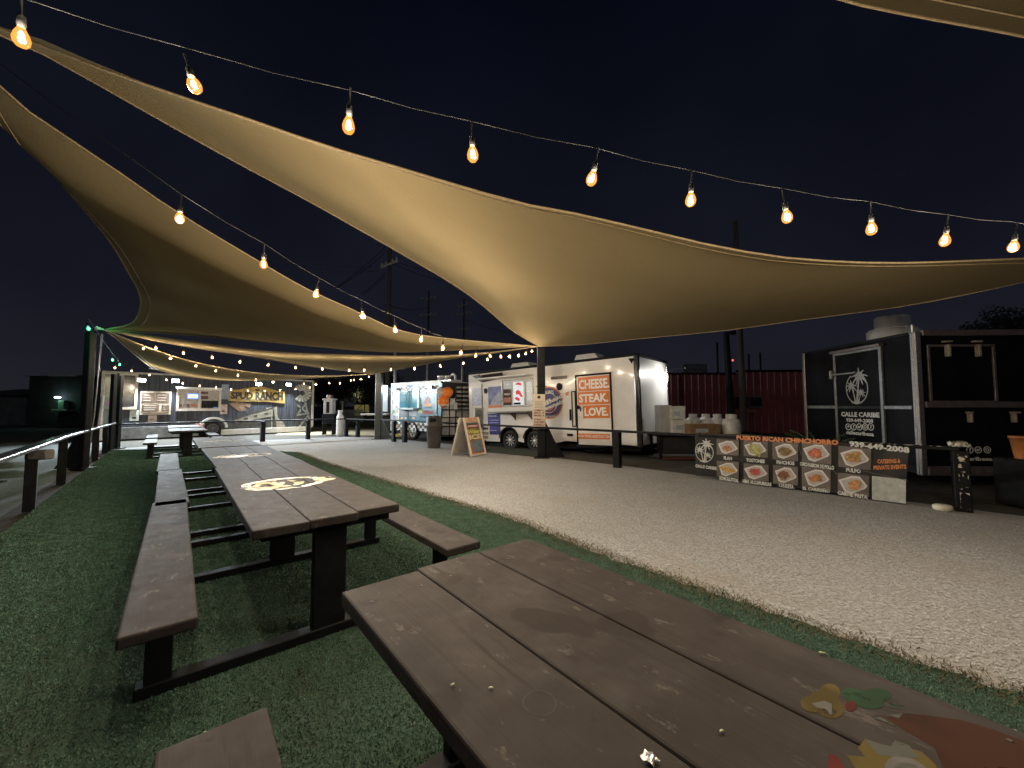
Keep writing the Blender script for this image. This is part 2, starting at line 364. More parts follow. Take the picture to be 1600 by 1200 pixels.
FLAKE = flake_mat('flaked_white_paint', ((.82, .83, .82), (.62, .60, .52)), .40)  # flaked paint, made whiter to include the LED reflection on the emblems
FLAKE2 = flake_mat('flaked_tan_paint', ((.55, .42, .22), (.62, .58, .45)), .47)
UD, VD = Vector((-.643, .766, 0)), Vector((.766, .643, 0))      # along the row of tables, and across it
TT, ST = .76, .46
def ring_flat(mb, cx, cy, rx, ry, w, z, n=48, j=.0):
    vs = []; fs = []
    for k in range(n):
        t = 2 * math.pi * k / n; q = 1 + random.uniform(-j, j)
        vs += [(cx + rx * q * math.cos(t), cy + ry * q * math.sin(t), z), (cx + (rx * q - w) * math.cos(t), cy + (ry * q - w) * math.sin(t), z)]
    for k in range(n): i, j2 = 2 * k, 2 * ((k + 1) % n); fs.append((i, j2, j2 + 1, i + 1))
    mb.add(vs, fs)
def disc_flat(mb, pts, z): mb.add([(p[0], p[1], z) for p in pts], [tuple(range(len(pts)))])
def picnic_table(label, origin, rot_deg, L, width=.90, frames=(.13, 1.6, 2.66), bench_ext=.22, jit=(), screws=False):
    """local: x along the planks, away from the eye; y to the left; origin on the ground under the near right corner region"""
    M = Matrix.Translation(origin) @ Matrix.Rotation(math.radians(rot_deg), 4, 'Z')
    t = thing('picnic_table', label, 'picnic table', M=M, group='brown picnic tables in a row on the turf')
    pw = width / 3
    for i in range(3):
        y1 = width / 2 - i * pw; j = jit[i] if len(jit) > i else 0
        o = MB().bev(j, L + j * .5, y1 - pw + .0025, y1 - .0025, TT - .055, TT, .008, seg=2).obj('plank', PLANK, t)
    for s in (1, -1):
        yb = s * (width / 2 + .37)
        b = MB().bev(-bench_ext, L - .02, yb - .14, yb + .14, ST - .055, ST, .010, seg=2).obj('bench_seat', PLANK, t)
        for fx in frames:
            MB().bev(fx - .025, fx + .025, yb - .055, yb + .055, .0, ST - .055, .004).obj('bench_leg', BLACK, t)
    for fx in frames:
        MB().bev(fx - .03, fx + .03, -.10, .10, .05, TT - .056, .005).obj('pedestal', BLACK, t)
        MB().bev(fx - .045, fx + .045, -width / 2 - .46, width / 2 + .46, .0, .06, .006).obj('ground_bar', BLACK, t)
        MB().bev(fx - .03, fx + .03, -width / 2 + .06, width / 2 - .06, TT - .10, TT - .056, .004).obj('top_bracket', BLACK, t)
    if screws:
        global SCREW
        if SCREW is None: SCREW = MB().lathe([(.0062, 0), (.0062, .0006), (.002, .0004)], 8).mesh('screw', mat('rusty_screw', (.018, .015, .014), .5, .4, nz=60, amt=.4))
        for i in range(3):
            for fx in frames:
                for s in (-.3, .3): link('screw', SCREW, t, (fx + random.gauss(0, .008), width / 2 - (i + .5) * pw + s * pw + random.gauss(0, .006), TT + .0002))
    return t
SCREW = None
def org(corner_left, corner_right): return (Vector(corner_left) + Vector(corner_right)) / 2
ROT = math.degrees(math.atan2(.766, -.643))
c2l, c2r = Vector((-1.47, 2.29, 0)), Vector((-.745, 2.80, 0))
t1c = (Vector((-.65, 1.55, 0)) + Vector((.08, 2.14, 0))) / 2
L1 = 2.7
r1d = math.degrees(math.atan2(-.775, .632))
# table 1 runs from its far end back past the eye
t1 = picnic_table('nearest brown table, with a sunflower and green leaves painted on its top', t1c, r1d, L1, width=.95, frames=(.16, 1.6, 2.5), bench_ext=-.02, jit=(.0, -.01, .012), screws=True)
t2 = picnic_table('brown table with a flaking white ring painted on it, right behind the nearest table', (c2l + c2r) / 2, ROT, 2.93, jit=(.0, .02, .06), screws=True)
t3 = picnic_table('brown table with a bright white paint patch, third from the camera in the row', Vector((-2.98, 4.80, 0)), ROT + 1.0, 2.72, jit=(0, .01, -.01), frames=(.13, 1.55, 2.5))
t4 = picnic_table('brown table with faint pale paint marks, fourth from the camera in the row', Vector((-4.86, 6.93, 0)), ROT + .6, 2.62, jit=(0, .02, 0), frames=(.13, 1.5, 2.4))
t5 = picnic_table('small dark-legged table beyond the row, nearer of the two by the far rail', Vector((-9.12, 11.25, 0)), ROT + 1, 1.75, width=.86, frames=(.3, 1.45), bench_ext=-.05)
t6 = picnic_table('farthest small table of all, behind its twin close to the far rail', Vector((-10.75, 13.1, 0)), ROT + 1, 1.7, width=.86, frames=(.3, 1.4), bench_ext=-.05)
# flaked emblems on tables two to four
def emblem(t, x, y, rx, ry, parts=3):
    mb = MB(); ring_flat(mb, x, y, rx, ry, .07, TT + .0012, j=.05); mb.obj('painted_emblem', FLAKE, t)
    mb = MB(); disc_flat(mb, [(x - .01 + (rx * .72) * math.cos(a) * random.uniform(.85, 1.1), y + .06 + (ry * .62) * math.sin(a) * random.uniform(.8, 1.1)) for a in [i * .3 for i in range(21)]], TT + .0007); mb.obj('painted_emblem', FLAKE2, t)
emblem(t2, 1.45, 0.02, .30, .34)
mb = MB(); disc_flat(mb, [(1.45 + .12 * math.cos(a), -.31 + .10 * math.sin(a)) for a in [i * .35 for i in range(18)]], TT + .0016); mb.obj('painted_emblem', FLAKE2, t2)
emblem(t3, 1.15, .05, .22, .36)
mb = MB(); disc_flat(mb, [(1.12 + .12 * math.cos(a), .17 + .16 * math.sin(a)) for a in [i * .35 for i in range(18)]], TT + .0016); mb.obj('painted_emblem', WHITEM, t3)
emblem(t4, 1.4, .0, .20, .34)

# pictures painted on the nearest table: built from outlines lying on the planks
t1I = t1.matrix_world.inverted()
bpy.context.view_layer.update(); t1I = t1.matrix_world.inverted()
def on_t1(px, py):
    p = t1I @ G(px, py, TT + .004); return p.x, p.y
def paint(pts, m, z=.0035, name='painted_picture'):
    return (lambda mb: (disc_flat(mb, [on_t1(*p) for p in pts], TT + .0006 + (z - .003) * .25), mb.obj(name, m, t1))[1])(MB())
def blob(cx, cy, rx, ry, rot=0, n=20):
    r = math.radians(rot); return [(cx + rx * math.cos(a) * math.cos(r) - ry * math.sin(a) * math.sin(r), cy + rx * math.cos(a) * math.sin(r) + ry * math.sin(a) * math.cos(r)) for a in [2 * math.pi * i / n for i in range(n)]]
PY = flake_mat('worn_py_paint', ((.105, .078, .020), tuple(v * .6 for v in (.105, .078, .020))), .38, 11); PG = flake_mat('worn_pg_paint', ((.022, .068, .033), tuple(v * .6 for v in (.022, .068, .033))), .38, 11)
PR = flake_mat('worn_pr_paint', ((.11, .018, .016), tuple(v * .6 for v in (.11, .018, .016))), .38, 11); PO = flake_mat('worn_po_paint', ((.042, .0125, .004), tuple(v * .35 for v in (.042, .0125, .004))), .30, 7)
PGY = flake_mat('worn_pgy_paint', ((.085, .092, .082), tuple(v * .6 for v in (.085, .092, .082))), .38, 11); PK = mat('faded_dark_paint', (.05, .045, .045), .6, nz=10, amt=.4)
paint(blob(1291, 1098, 30, 19, 28), PY, .0035); paint(blob(1296, 1080, 17, 14, 0), PY, .0040); paint(blob(1270, 1098, 20, 13, 10), PY, .0045)
paint([(1268, 1097), (1288, 1093), (1300, 1098), (1299, 1116), (1290, 1106), (1275, 1103)], PK, .006)
paint(blob(1347, 1089, 34, 13, 18), PG, .0035); paint(blob(1372, 1084, 22, 11, 5), PG, .0042); paint(blob(1402, 1098, 20, 7, 4), PGY, .0036); paint(blob(1402, 1098, 15, 4.5, 4), PG, .0050)
paint(blob(1329, 1101, 9, 8), PR, .0050)
paint([(1360, 1116), (1420, 1112), (1500, 1122), (1560, 1140), (1640, 1170), (1700, 1240), (1500, 1260), (1460, 1165), (1400, 1130)], PO, .0030)
paint([(1358, 1117), (1410, 1113), (1400, 1127), (1420, 1140)], PGY, .0055)
paint([(1295, 1174), (1310, 1180), (1328, 1212), (1293, 1212)], PR, .0040)
paint([(1322, 1177), (1352, 1180), (1340, 1166), (1352, 1152), (1372, 1160), (1392, 1164), (1398, 1156), (1414, 1164), (1440, 1172), (1460, 1190), (1475, 1215), (1350, 1215)], PY, .0040)
paint([(1352, 1152), (1376, 1160), (1392, 1164), (1398, 1154), (1420, 1162), (1436, 1180), (1412, 1184), (1370, 1176)], PGY, .0050)
paint(blob(1418, 1204, 38, 22, 20), PK, .0060); paint(blob(1420, 1205, 24, 14, 20), PGY, .0070); paint(blob(1421, 1206, 15, 9, 20), PK, .0080)
# litter on the nearest table
LEAFP = mat('pale_dry_leaf', (.42, .44, .26), .7, nz=20, amt=.3); FOIL = mat('crumpled_foil', (.6, .6, .62), .3, .9, nz=30, amt=.3, bump=.8)
def litter(name, px, py, a, b, rot, m, label, cat, h=.004):
    p = G(px, py, TT); mb = MB()
    pr = [(.0, 0), (.7, h * .3), (1, h * .6), (.6, h), (.01, h * 1.3)]
    T = Matrix.Rotation(math.radians(rot), 4, 'Z') @ Matrix.Diagonal((a, b, 1, 1)); mb.lathe(pr, 10, T=T); o = mb.obj(name, m); o.location = (p.x, p.y, TT + .003); return tag(o, label, cat)
litter('seed_pod', 1286, 1023, .010, .005, -20, LEAFP, 'small pale oval pod lying on the right plank of the nearest table', 'pod')
litter('dry_leaf', 707, 1073, .007, .004, 60, LEAFP, 'curled pale leaf bit near the left edge of the nearest table', 'leaf')
litter('leaf_crumb', 767, 1078, .006, .005, 10, LEAFP, 'little pale leaf ring right of the curled leaf bit on the table', 'leaf')
litter('leaf_scrap', 1128, 1146, .006, .004, 30, LEAFP, 'tiny bright leaf scrap in the middle plank near the painted flower', 'leaf')
bmf = bmesh.new(); bmesh.ops.create_icosphere(bmf, subdivisions=2, radius=.016)
for v in bmf.verts: v.co *= random.uniform(.45, 1.25); v.co.z *= .5
mf = bpy.data.meshes.new('foil_scrap'); bmf.to_mesh(mf); bmf.free(); mf.materials.append(FOIL); fo = link('foil_scrap', mf, None, G(1016, 1190, TT) + Vector((0, 0, .006))); tag(fo, 'crumpled silver foil scrap at the bottom edge of the picture on the table', 'foil')
mbr = MB(); q = t1I @ G(843, 1098, TT); ring_flat(mbr, q.x, q.y, .040, .040, .0025, TT + .0007); mbr.obj('cup_stain', mat('cup_stain', (.011, .008, .0075), .5, nz=30, amt=.3), t1)

# ================================================================== SAIL POSTS AND RAILS
def sail_post(name, label, base, h, gx, w=.20, m=POSTM, gh=1.0, gw=.55):
    t = thing(name, label, 'post', loc=base, group='square steel posts holding the shade sails')
    MB().bev(-w / 2, w / 2, -w / 2, w / 2, 0, h, .012).obj('shaft', m, t)
    MB().bev(-w / 2 - .1, w / 2 + .1, -w / 2 - .1, w / 2 + .1, -.02, .02, .006).obj('base_plate', m, t)
    g = Vector(gx).normalized(); n = Vector((-g.y, g.x, 0)); cur = [(w / 2, .02), (w / 2 + gw, .02), (w / 2 + gw * .80, gh * .18), (w / 2 + gw * .45, gh * .5), (w / 2 + gw * .2, gh * .8), (w / 2, gh)]
    vs = [g * a + Vector((0, 0, b)) + n * s for s in (-.06, .06) for a, b in cur]; k = len(cur)
    MB().add(vs, [tuple(range(k))[::-1], tuple(range(k, 2 * k))] + [(i, (i + 1) % k, (i + 1) % k + k, i + k) for i in range(k)]).obj('gusset', m, t)
    MB().tube([(0, 0, h), (0, 0, h + .05)], .05, 10).obj('cap', m, t)
    return t
PB = Vector((.83, 11.3, 0)); PF = Vector((-5.86, 17.5, 0)); PE = Vector((-10.0, 9.34, 0)); PC = Vector((7.05, 4.37, 0)); PA = Vector((-4.65, 3.2, 0))
sail_post('sail_post', 'tall black post with a paper menu on it, in front of the white trailer', PB, 3.16, (1, .1, 0), w=.22)
sail_post('sail_post', 'grey-lit post with flared foot left of the teal trailer', PF, 2.86, (1, -.1, 0), w=.26, m=mat('grey_lit_post', (.05, .06, .07), .45, nz=6, amt=.3), gh=.95, gw=.5)  # lit look of this post put into a lighter base colour
sail_post('sail_post', 'dark post with flared foot standing in the left rail by the green bulb', PE, 3.2, (-1, -.3, 0), w=.15, gh=.9, gw=.42)
def rail_fence(label, posts, tops, pw=.15, group=None, bm=BLACK, flat=True, rh=.90, cat='rail'):
    t = thing('post_rail', label, cat, loc=posts[0] if posts else tops[0])
    o = Vector(posts[0]); o.z = 0
    for p in posts:
        a = random.uniform(-.06, .06); T = Matrix.Translation(Vector(p) - o) @ Matrix.Rotation(math.radians(48) + a, 4, 'Z')
        MB().bev(-pw / 2, pw / 2, -pw / 2, pw / 2, -.02, rh - .05, .008, T).obj('post', BLACK, t)
    for i in range(len(tops) - 1):
        a, b = Vector(tops[i]) - o, Vector(tops[i + 1]) - o; d = b - a; L = d.length; ang = math.atan2(d.y, d.x)
        T = Matrix.Translation(Vector((a.x, a.y, rh))) @ Matrix.Rotation(ang, 4, 'Z')
        MB().bev(.002, L - .002, -.075, .075, -.05, .0, .006, T).obj('rail_beam', bm, t)
    return t
lp = [G(45, 797), G(95, 755), G(148, 719), G(163, 708), G(175, 702)]
ext = (lp[0] - lp[1]).normalized()
for p in lp: p.z = 0
ln = [lp[0] + ext * 4.5, lp[0] + ext * 2.2] + lp
RAILM = mat('worn_rail_top', (.05, .055, .06), .25, nz=6, amt=.4)
rl = rail_fence('long low black rail with shiny top along the left turf edge', ln[1:], [ln[0], lp[0], lp[1], lp[4]], pw=.12, bm=RAILM)
MB().bev(-.05, .22, -.07, .07, .70, .84, .02, Matrix.Translation(lp[0] - Vector(ln[1])) @ Matrix.Rotation(.2, 4, 'Z')).obj('side_stub', mat('worn_wood_end', (.16, .15, .14), .7, nz=9, amt=.4), rl)
bp_ = [Vector((-13.5, 13.5, 0)), Vector((-10.25, 16.4, 0)), Vector((-9.0, 17.6, 0)), Vector((-7.9, 19.0, 0)), Vector((-7.25, 18.75, 0))]
rail_fence('black rail crossing in front of the wooden trailer at the far end', bp_[1:], [bp_[0], bp_[3], PF - Vector((.14, -.1, 0))], pw=.16, rh=.86)
rp_ = [Vector((-4.82, 16.3, 0)), Vector((-4.3, 16.0, 0)), G(965, 730), G(1505, 798)]
rr = rail_fence('black rail past the teal and white trailers, right end paint flaking', rp_, [PF + Vector((.2, -.2, 0)), rp_[1], PB + Vector((-.1, -.20, 0)), rp_[2], rp_[3]], pw=.16, rh=.88)
CHIP = flake_mat('chipped_cream_paint', ((.50, .47, .40), (.40, .38, .30)), .50, 14)
e0 = rp_[3] - rp_[0]
def on_rail(d0, d1, y, z0, z1):  # bare patches on the last post
    T = Matrix.Translation(e0) @ Matrix.Rotation(math.radians(48), 4, 'Z'); MB().box(-.082, -.0805, y - .03, y + .03, z0, z1, T).obj('bare_patch', CHIP, rr)
    T = Matrix.Translation(e0) @ Matrix.Rotation(math.radians(-42), 4, 'Z'); MB().box(d0, d1, -.0835, -.082, z0, z1, T).obj('bare_patch', CHIP, rr)
for z0, z1 in ((.60, .78), (.42, .55), (.30, .34), (.12, .26), (.04, .08)): on_rail(-.03, .06, 0, z0, z1)
dR = (rp_[3] - rp_[2]).normalized()
for k in range(7):
    a = rp_[3] - rp_[0] - dR * (.15 + k * .17); T = Matrix.Translation(Vector((a.x, a.y, .882))) @ Matrix.Rotation(math.atan2(dR.y, dR.x), 4, 'Z')
    MB().box(-.07, .05, -.072, -.02 + random.uniform(0, .03), -.004, .001, T).obj('bare_patch', CHIP, rr)
MB().bev(-.10, .10, -.08, .08, .885, .96, .02, Matrix.Translation(e0)).obj('post_cap', CHIP, rr)
# stickers on rail posts near the teal trailer
for (px, py, w, h, c) in ((622, 666, .14, .16, (.6, .6, .55)), (629, 675, .16, .22, (.55, .5, .5)), (621, 680, .12, .12, (.5, .5, .06))):
    p = G(617 if px < 625 else 634, 690); p = Vector((p.x + .02, p.y - .12, 0)); z = EYE - (py - 634) / 620 * p.y; f = Face((p.x + (px - (617 if px < 625 else 634)) / 620 * p.y, p.y, z), (1, 0))
    o = MB().bev(-w / 2, w / 2, -.01, .01, -h / 2, h / 2, .006).obj('sticker_board', mat('sticker_%d' % px, c, .5, nz=22, amt=.6))
    o.matrix_world = f.M; tag(o, {622: 'small pale picture card fixed on the rail post beside the teal trailer', 629: 'larger pale decorated card between the two rail posts', 621: 'small yellow card low on the rail post by the teal trailer'}[px], 'card')

# ================================================================== SHADE SAILS
def sail_mat(name='tan_shade_cloth', k=1.0):
    m = bpy.data.materials.new(name); m.use_nodes = True; n = m.node_tree.nodes; l = m.node_tree.links
    out = n['Material Output']; n.remove(n['Principled BSDF'])
    d = n.new('ShaderNodeBsdfDiffuse'); tr = n.new('ShaderNodeBsdfTranslucent'); mx = n.new('ShaderNodeMixShader'); mx.inputs[0].default_value = .40
    t = n.new('ShaderNodeTexCoord'); q = n.new('ShaderNodeTexNoise'); q.inputs['Scale'].default_value = 1.3; q.inputs['Detail'].default_value = 5; l.new(t.outputs['Object'], q.inputs['Vector'])
    w = n.new('ShaderNodeTexNoise'); w.inputs['Scale'].default_value = 120; w.inputs['Detail'].default_value = 2; l.new(t.outputs['Object'], w.inputs['Vector'])
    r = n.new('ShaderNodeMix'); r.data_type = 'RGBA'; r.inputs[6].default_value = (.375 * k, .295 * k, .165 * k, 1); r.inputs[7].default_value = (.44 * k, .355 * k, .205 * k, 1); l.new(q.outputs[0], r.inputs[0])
    r2 = n.new('ShaderNodeMix'); r2.data_type = 'RGBA'; r2.blend_type = 'MULTIPLY'; r2.inputs[0].default_value = .45; l.new(r.outputs[2], r2.inputs[6]); l.new(w.outputs[0], r2.inputs[7])
    bp = n.new('ShaderNodeBump'); bp.inputs['Strength'].default_value = .25; bp.inputs['Distance'].default_value = .01; l.new(w.outputs[0], bp.inputs['Height'])
    for s in (d, tr): l.new(r2.outputs[2], s.inputs[0]); l.new(bp.outputs[0], s.inputs['Normal'])
    l.new(d.outputs[0], mx.inputs[1]); l.new(tr.outputs[0], mx.inputs[2]); l.new(mx.outputs[0], out.inputs[0]); return m
SAILM = sail_mat()
HEM = mat('sail_hem_webbing', (.27, .205, .115), .8, nz=40, amt=.3)
def resample(pts, n):
    pts = [Vector(p) for p in pts]
    # Catmull-Rom through the points, then equal arc length
    P = [pts[0] * 2 - pts[1]] + pts + [pts[-1] * 2 - pts[-2]]; out = []
    for i in range(1, len(P) - 2):
        for k in range(12):
            t = k / 12; a, b, c, d = P[i - 1], P[i], P[i + 1], P[i + 2]
            out.append(.5 * ((2 * b) + (c - a) * t + (2 * a - 5 * b + 4 * c - d) * t * t + (3 * b - a - 3 * c + d) * t ** 3))
    out.append(pts[-1]); s = [0]
    for i in range(len(out) - 1): s.append(s[-1] + (out[i + 1] - out[i]).length)
    res = []; j = 0
    for k in range(n + 1):
        q = s[-1] * k / n
        while j < len(s) - 2 and s[j + 1] < q: j += 1
        f = (q - s[j]) / max(1e-9, s[j + 1] - s[j]); res.append(out[j].lerp(out[j + 1], min(1, f)))
    return res
def edge(P, Q, pix):
    """a sail edge over the straight plan line P-Q, its height read along the way"""
    out = [Vector(P)]
    for px, py in pix:
        r = (px - 800) / FPX; den = (Q.x - P.x) - r * (Q.y - P.y); t = (r * P.y - P.x) / den
        out.append(D(px, py, P.y + t * (Q.y - P.y)))
    return out + [Vector(Q)]
def sail(label, apex, e1, e2, far, n=28, hem=.011, sag=0.0, m=None):
    """apex-to-corner edges e1 and e2, far edge from the end of e1 to the end of e2"""
    a, b, c = resample(e1, n), resample(e2, n), resample(far, n); B, Q = c[0], c[-1]
    mb = MB(); vs = []
    for i in range(n + 1):
        v = i / n
        for j in range(n + 1):
            u = j / n; p = a[i] * (1 - u) + b[i] * u + (c[j] - (B * (1 - u) + Q * u)) * v
            fold = .034 * math.sin(u * 19) * math.exp(-v * 7) * v * 6 + .026 * math.sin(v * 40) * (math.exp(-u * 9) + math.exp(-(1 - u) * 9)) * max(0, v - .7)
            p = p + Vector((0, 0, fold - sag * 27 * v * v * (1 - v) * u * (1 - u) * .6)); vs.append(p)
    fs = [(i * (n + 1) + j, (i + 1) * (n + 1) + j, (i + 1) * (n + 1) + j + 1, i * (n + 1) + j + 1) for i in range(n) for j in range(n)]
    mb.add(vs, fs, True); t = mb.obj('shade_sail', m or SAILM); tag(t, label, 'shade sail', 'tan triangular shade sails')
    for ed in (a, b, c): MB().tube(ed, hem, 6).obj('hem', HEM, t)
    q = n - 1; MB().tube([(vs[q * (n + 1) + j] * .55 + vs[n * (n + 1) + j] * .45) - Vector((0, 0, .004)) for j in range(1, n)], .006, 5).obj('hem_seam', HEM, t)
    for p, q in ((a[0], (a[2] + b[2]) / 2), (a[-1], a[-3]), (b[-1], b[-3])):
        d = (p - q).normalized(); MB().tube([p - d * .04, p + d * .16], .012, 6).obj('corner_shackle', STEEL, t)
    return t
vA, vB, vC, vE, vF = D(-100, 24, 3.2), D(841, 541, 11.2), D(1795, 396, 4.37), D(163, 515, 9.3), D(588, 584, 17.3)
eBA = edge(vB, vA, [(800, 516), (750, 474), (700, 439), (625, 395), (550, 352), (475, 310), (400, 270), (325, 229), (250, 187), (150, 130), (65, 83), (0, 52)])
eBC = edge(vB, vC, [(900, 539), (1000, 529), (1125, 517), (1250, 500), (1400, 480), (1500, 462), (1600, 440)])
eAC = edge(vA, vC, [(0, 42), (50, 64), (125, 95), (200, 122), (280, 150), (400, 190), (500, 225), (600, 255), (800, 314), (900, 334), (1000, 357), (1100, 381), (1150, 391), (1250, 405), (1400, 411), (1600, 404)])
sail('large tan sail sweeping across the top of the picture to the black post', vB, eBA, eBC, eAC)
eBD = edge(vB, vA, [(700, 529), (620, 515), (560, 488), (480, 452), (410, 412), (280, 334), (200, 279), (85, 201), (0, 140)])
eBE = edge(vB, vE, [(700, 544), (600, 546), (500, 541), (400, 533), (300, 524)])
eED = [vE, D(205, 505, 8.7), D(219, 480, 7.9), D(216, 455, 7.3), D(200, 425, 6.6), D(170, 375, 5.8), D(120, 315, 5.0), D(60, 247, 4.3), D(0, 195, 3.9), vA]
sail('left tan sail with deep curved edge below the first one', vB, eBE, eBD, eED)
eEB = edge(vE, vB, [(250, 527), (400, 547), (500, 553), (620, 556), (700, 555), (780, 549)])
eEF = edge(vE, vF, [(230, 530), (300, 543), (400, 558), (480, 572), (560, 582)])
eFB = edge(vF, vB, [(645, 573), (700, 562), (770, 552)])
sail('dim grey sail hanging between the grey post and the black post', vF, edge(vF, vE, [(560, 582), (480, 572), (400, 558), (300, 543), (230, 530)]), eFB, eEB)
vH = D(240, 577, 15.5)
sail('low tan sail in front of the wooden trailer roof, lit by white lamps', vF, edge(vF, vE, [(500, 587), (400, 582), (302, 565), (225, 540)]), edge(vF, vH, [(500, 590), (440, 593), (360, 594), (290, 588)]), [vE, D(185, 532, 10.5), D(212, 555, 12.3), D(228, 568, 14), vH])
P1, P2, P3 = Vector((-3.6, 1.5, 4.7)), Vector((7.2, 3.3, 4.0)), Vector((2.2, -4.5, 4.2))
e5 = [P1, Vector((-.4, 2.1, 4.45)), D(1318, 0, 2.72), D(1430, 24, 2.86), D(1520, 42, 2.97), D(1600, 57, 3.07), P2]
sail('dimmed tan sail corner overhead at the top right', P3, [P3, (P3 + P1) / 2 + Vector((.3, .2, -.1)), P1], [P3, (P3 + P2) / 2 + Vector((-.3, .1, -.1)), P2], e5, m=sail_mat('dimmed_shade_cloth', .27))  # tan cloth darkened through k in place of weaker light

# ================================================================== STRING LIGHTS
def glass_mat(name, col, s, tr):
    m = bpy.data.materials.new(name); m.use_nodes = True; n = m.node_tree.nodes; l = m.node_tree.links; out = n['Material Output']; n.remove(n['Principled BSDF'])
    t = n.new('ShaderNodeBsdfTransparent'); t.inputs[0].default_value = (1, .93, .8, 1); e = n.new('ShaderNodeEmission'); e.inputs[0].default_value = (*col, 1); e.inputs[1].default_value = s
    g = n.new('ShaderNodeBsdfGlossy'); g.inputs['Roughness'].default_value = .05; mx = n.new('ShaderNodeMixShader'); mx.inputs[0].default_value = tr; m2 = n.new('ShaderNodeMixShader'); m2.inputs[0].default_value = .06
    l.new(t.outputs[0], mx.inputs[1]); l.new(e.outputs[0], mx.inputs[2]); l.new(mx.outputs[0], m2.inputs[1]); l.new(g.outputs[0], m2.inputs[2]); l.new(m2.outputs[0], out.inputs[0]); return m
BGLASS = glass_mat('amber_bulb_glass', (1, .38, .065), 1.7, .62); GGLASS = glass_mat('green_bulb_glass', (.03, .9, .35), 1.6, .6)
FIL = glow('hot_filament', (1, .70, .28), 9); FILG = glow('green_filament', (.25, 1, .6), 14)
def bulb_meshes():
    g = MB().lathe([(.012, 0), (.015, -.012), (.026, -.035), (.032, -.058), (.029, -.078), (.018, -.093), (.004, -.098)], 14)
    f = MB().lathe([(.004, -.022), (.011, -.035), (.012, -.060), (.008, -.074), (.003, -.078)], 8)
    s = MB().lathe([(.006, .050), (.015, .046), (.017, .005), (.014, -.004)], 10); s.tube([(0, 0, .05), (0, 0, .135)], .005, 5)
    return g, f, s
_g, _f, _s = bulb_meshes()
ME = {'w': (_g.mesh('bulb', BGLASS), _f.mesh('filament', FIL)), 'g': (_g.mesh('bulb', GGLASS), _f.mesh('filament', FILG))}
SOCK = _s.mesh('socket', WIREM)
def string_lights(label, centers, ends, sc=1.0, power=1.0, green=(), cable_drop=.19, light_every=1, weak=()):
    t = thing('string_lights', label, 'string lights', loc=centers[0], group='strings of warm bulbs under the sails')
    o = Vector(centers[0]); tops = [Vector(c) + Vector((0, 0, cable_drop * sc)) for c in centers]
    pts = [Vector(ends[0])] if ends[0] is not None else []
    for i, p in enumerate(tops):
        if pts: pts.append((pts[-1] + p) / 2 - Vector((0, 0, .012)))
        pts.append(p)
    if ends[1] is not None: pts += [(pts[-1] + Vector(ends[1])) / 2 - Vector((0, 0, .02)), Vector(ends[1])]
    MB().tube([p - o for p in pts], .0026 * max(1, sc), 5).obj('cable', WIREM, t)
    d = bpy.data.lights.new('lamp_light', 'POINT'); d.energy = BULB_W * power * light_every; d.color = WARM; d.shadow_soft_size = .03
    dw = d.copy(); dw.energy = d.energy * .3
    dg = bpy.data.lights.new('lamp_light', 'POINT'); dg.energy = BULB_W * power * .5; dg.color = GREEN; dg.shadow_soft_size = .03
    for i, c in enumerate(centers):
        k = 'g' if i in green else 'w'
        b = link('bulb', ME[k][0], t, Vector(c) - o + Vector((0, 0, .058 * sc))); b.scale = (sc * .95, sc * .95, sc * .92)
        b.rotation_euler = (random.gauss(0, .15), random.gauss(0, .15), random.random() * 6)
        if k == 'g': b['label'] = 'green glowing bulb'
        link('filament', ME[k][1], b); link('socket', SOCK, b)
        if i % light_every == 0: lamp(0, WARM, Vector(c) - o + Vector((0, 0, .0)), t, shared=dg if k == 'g' else (dw if i in weak else d))
    return t
# string one: evenly spaced along a straight run across the front
bl1 = [(32, 60), (298, 137), (545, 197), (738, 243), (928, 281), (1080, 314), (1228, 341), (1362, 359), (1479, 377), (1586, 387)]
c1 = []
for i, (px, py) in enumerate(bl1): c1.append(D(px, py, 1.68 * (1 + .073 * i)))
st = c1[-1] - c1[-2]
c1 += [c1[-1] + Vector((.62, .122, -.015)) * k for k in (1,)]
string_lights('nearest bulb string, sloping across the dark sky along the big sail', c1, (c1[0] + Vector((-.75, -.15, .40)), c1[-1] + Vector((.5, .1, .22))), power=1.35)
bl2 = [(831, 549), (822, 553), (811, 556), (797, 557.5), (782, 558), (765, 557), (744, 556), (721, 552), (692, 544.5), (658, 532), (617, 516), (566, 494.5), (495, 461), (412, 414), (281, 343)]
c2 = [D(px, py, 11.2 * (1 - .0536 * i)) for i, (px, py) in enumerate(bl2)]
string_lights('bulb string running down the edge of the left sail to the black post', c2, (vB + Vector((0, 0, -.02)), vA), power=2.1, weak=range(0, 7))
def spread(pix, Pn, Q):
    out = []
    for px, py in pix:
        r = (px - 800) / FPX; den = (Q.x - Pn.x) - r * (Q.y - Pn.y); t = (r * Pn.y - Pn.x) / den
        t = max(0, min(1, t)); out.append(D(px, py, Pn.y + t * (Q.y - Pn.y)))
    return out
bl3 = [(243, 544), (287, 552), (331, 559), (376, 566), (420, 571), (462, 575), (503, 577), (546, 579), (569, 579), (611, 578), (648, 576), (688, 572), (724, 568), (762, 562)]
c3 = spread(bl3, Vector((-9.9, 10.3, 0)), Vector((.7, 11.2, 0)))
string_lights('bulb string drooping from the green bulb post to the black post', c3, (vE + Vector((.1, .2, .05)), vB + Vector((-.1, 0, -.1))), sc=1.05, power=.62)
bl4 = [(225, 545), (267, 560), (306, 572), (338, 580), (372, 587), (400, 594), (427, 597), (475, 600), (494, 601), (514, 599), (531, 599), (548, 595), (553, 594), (564, 593), (576, 589)]
c4 = spread(bl4, Vector((-9.3, 9.9, 0)), Vector((-6.2, 17.3, 0)))
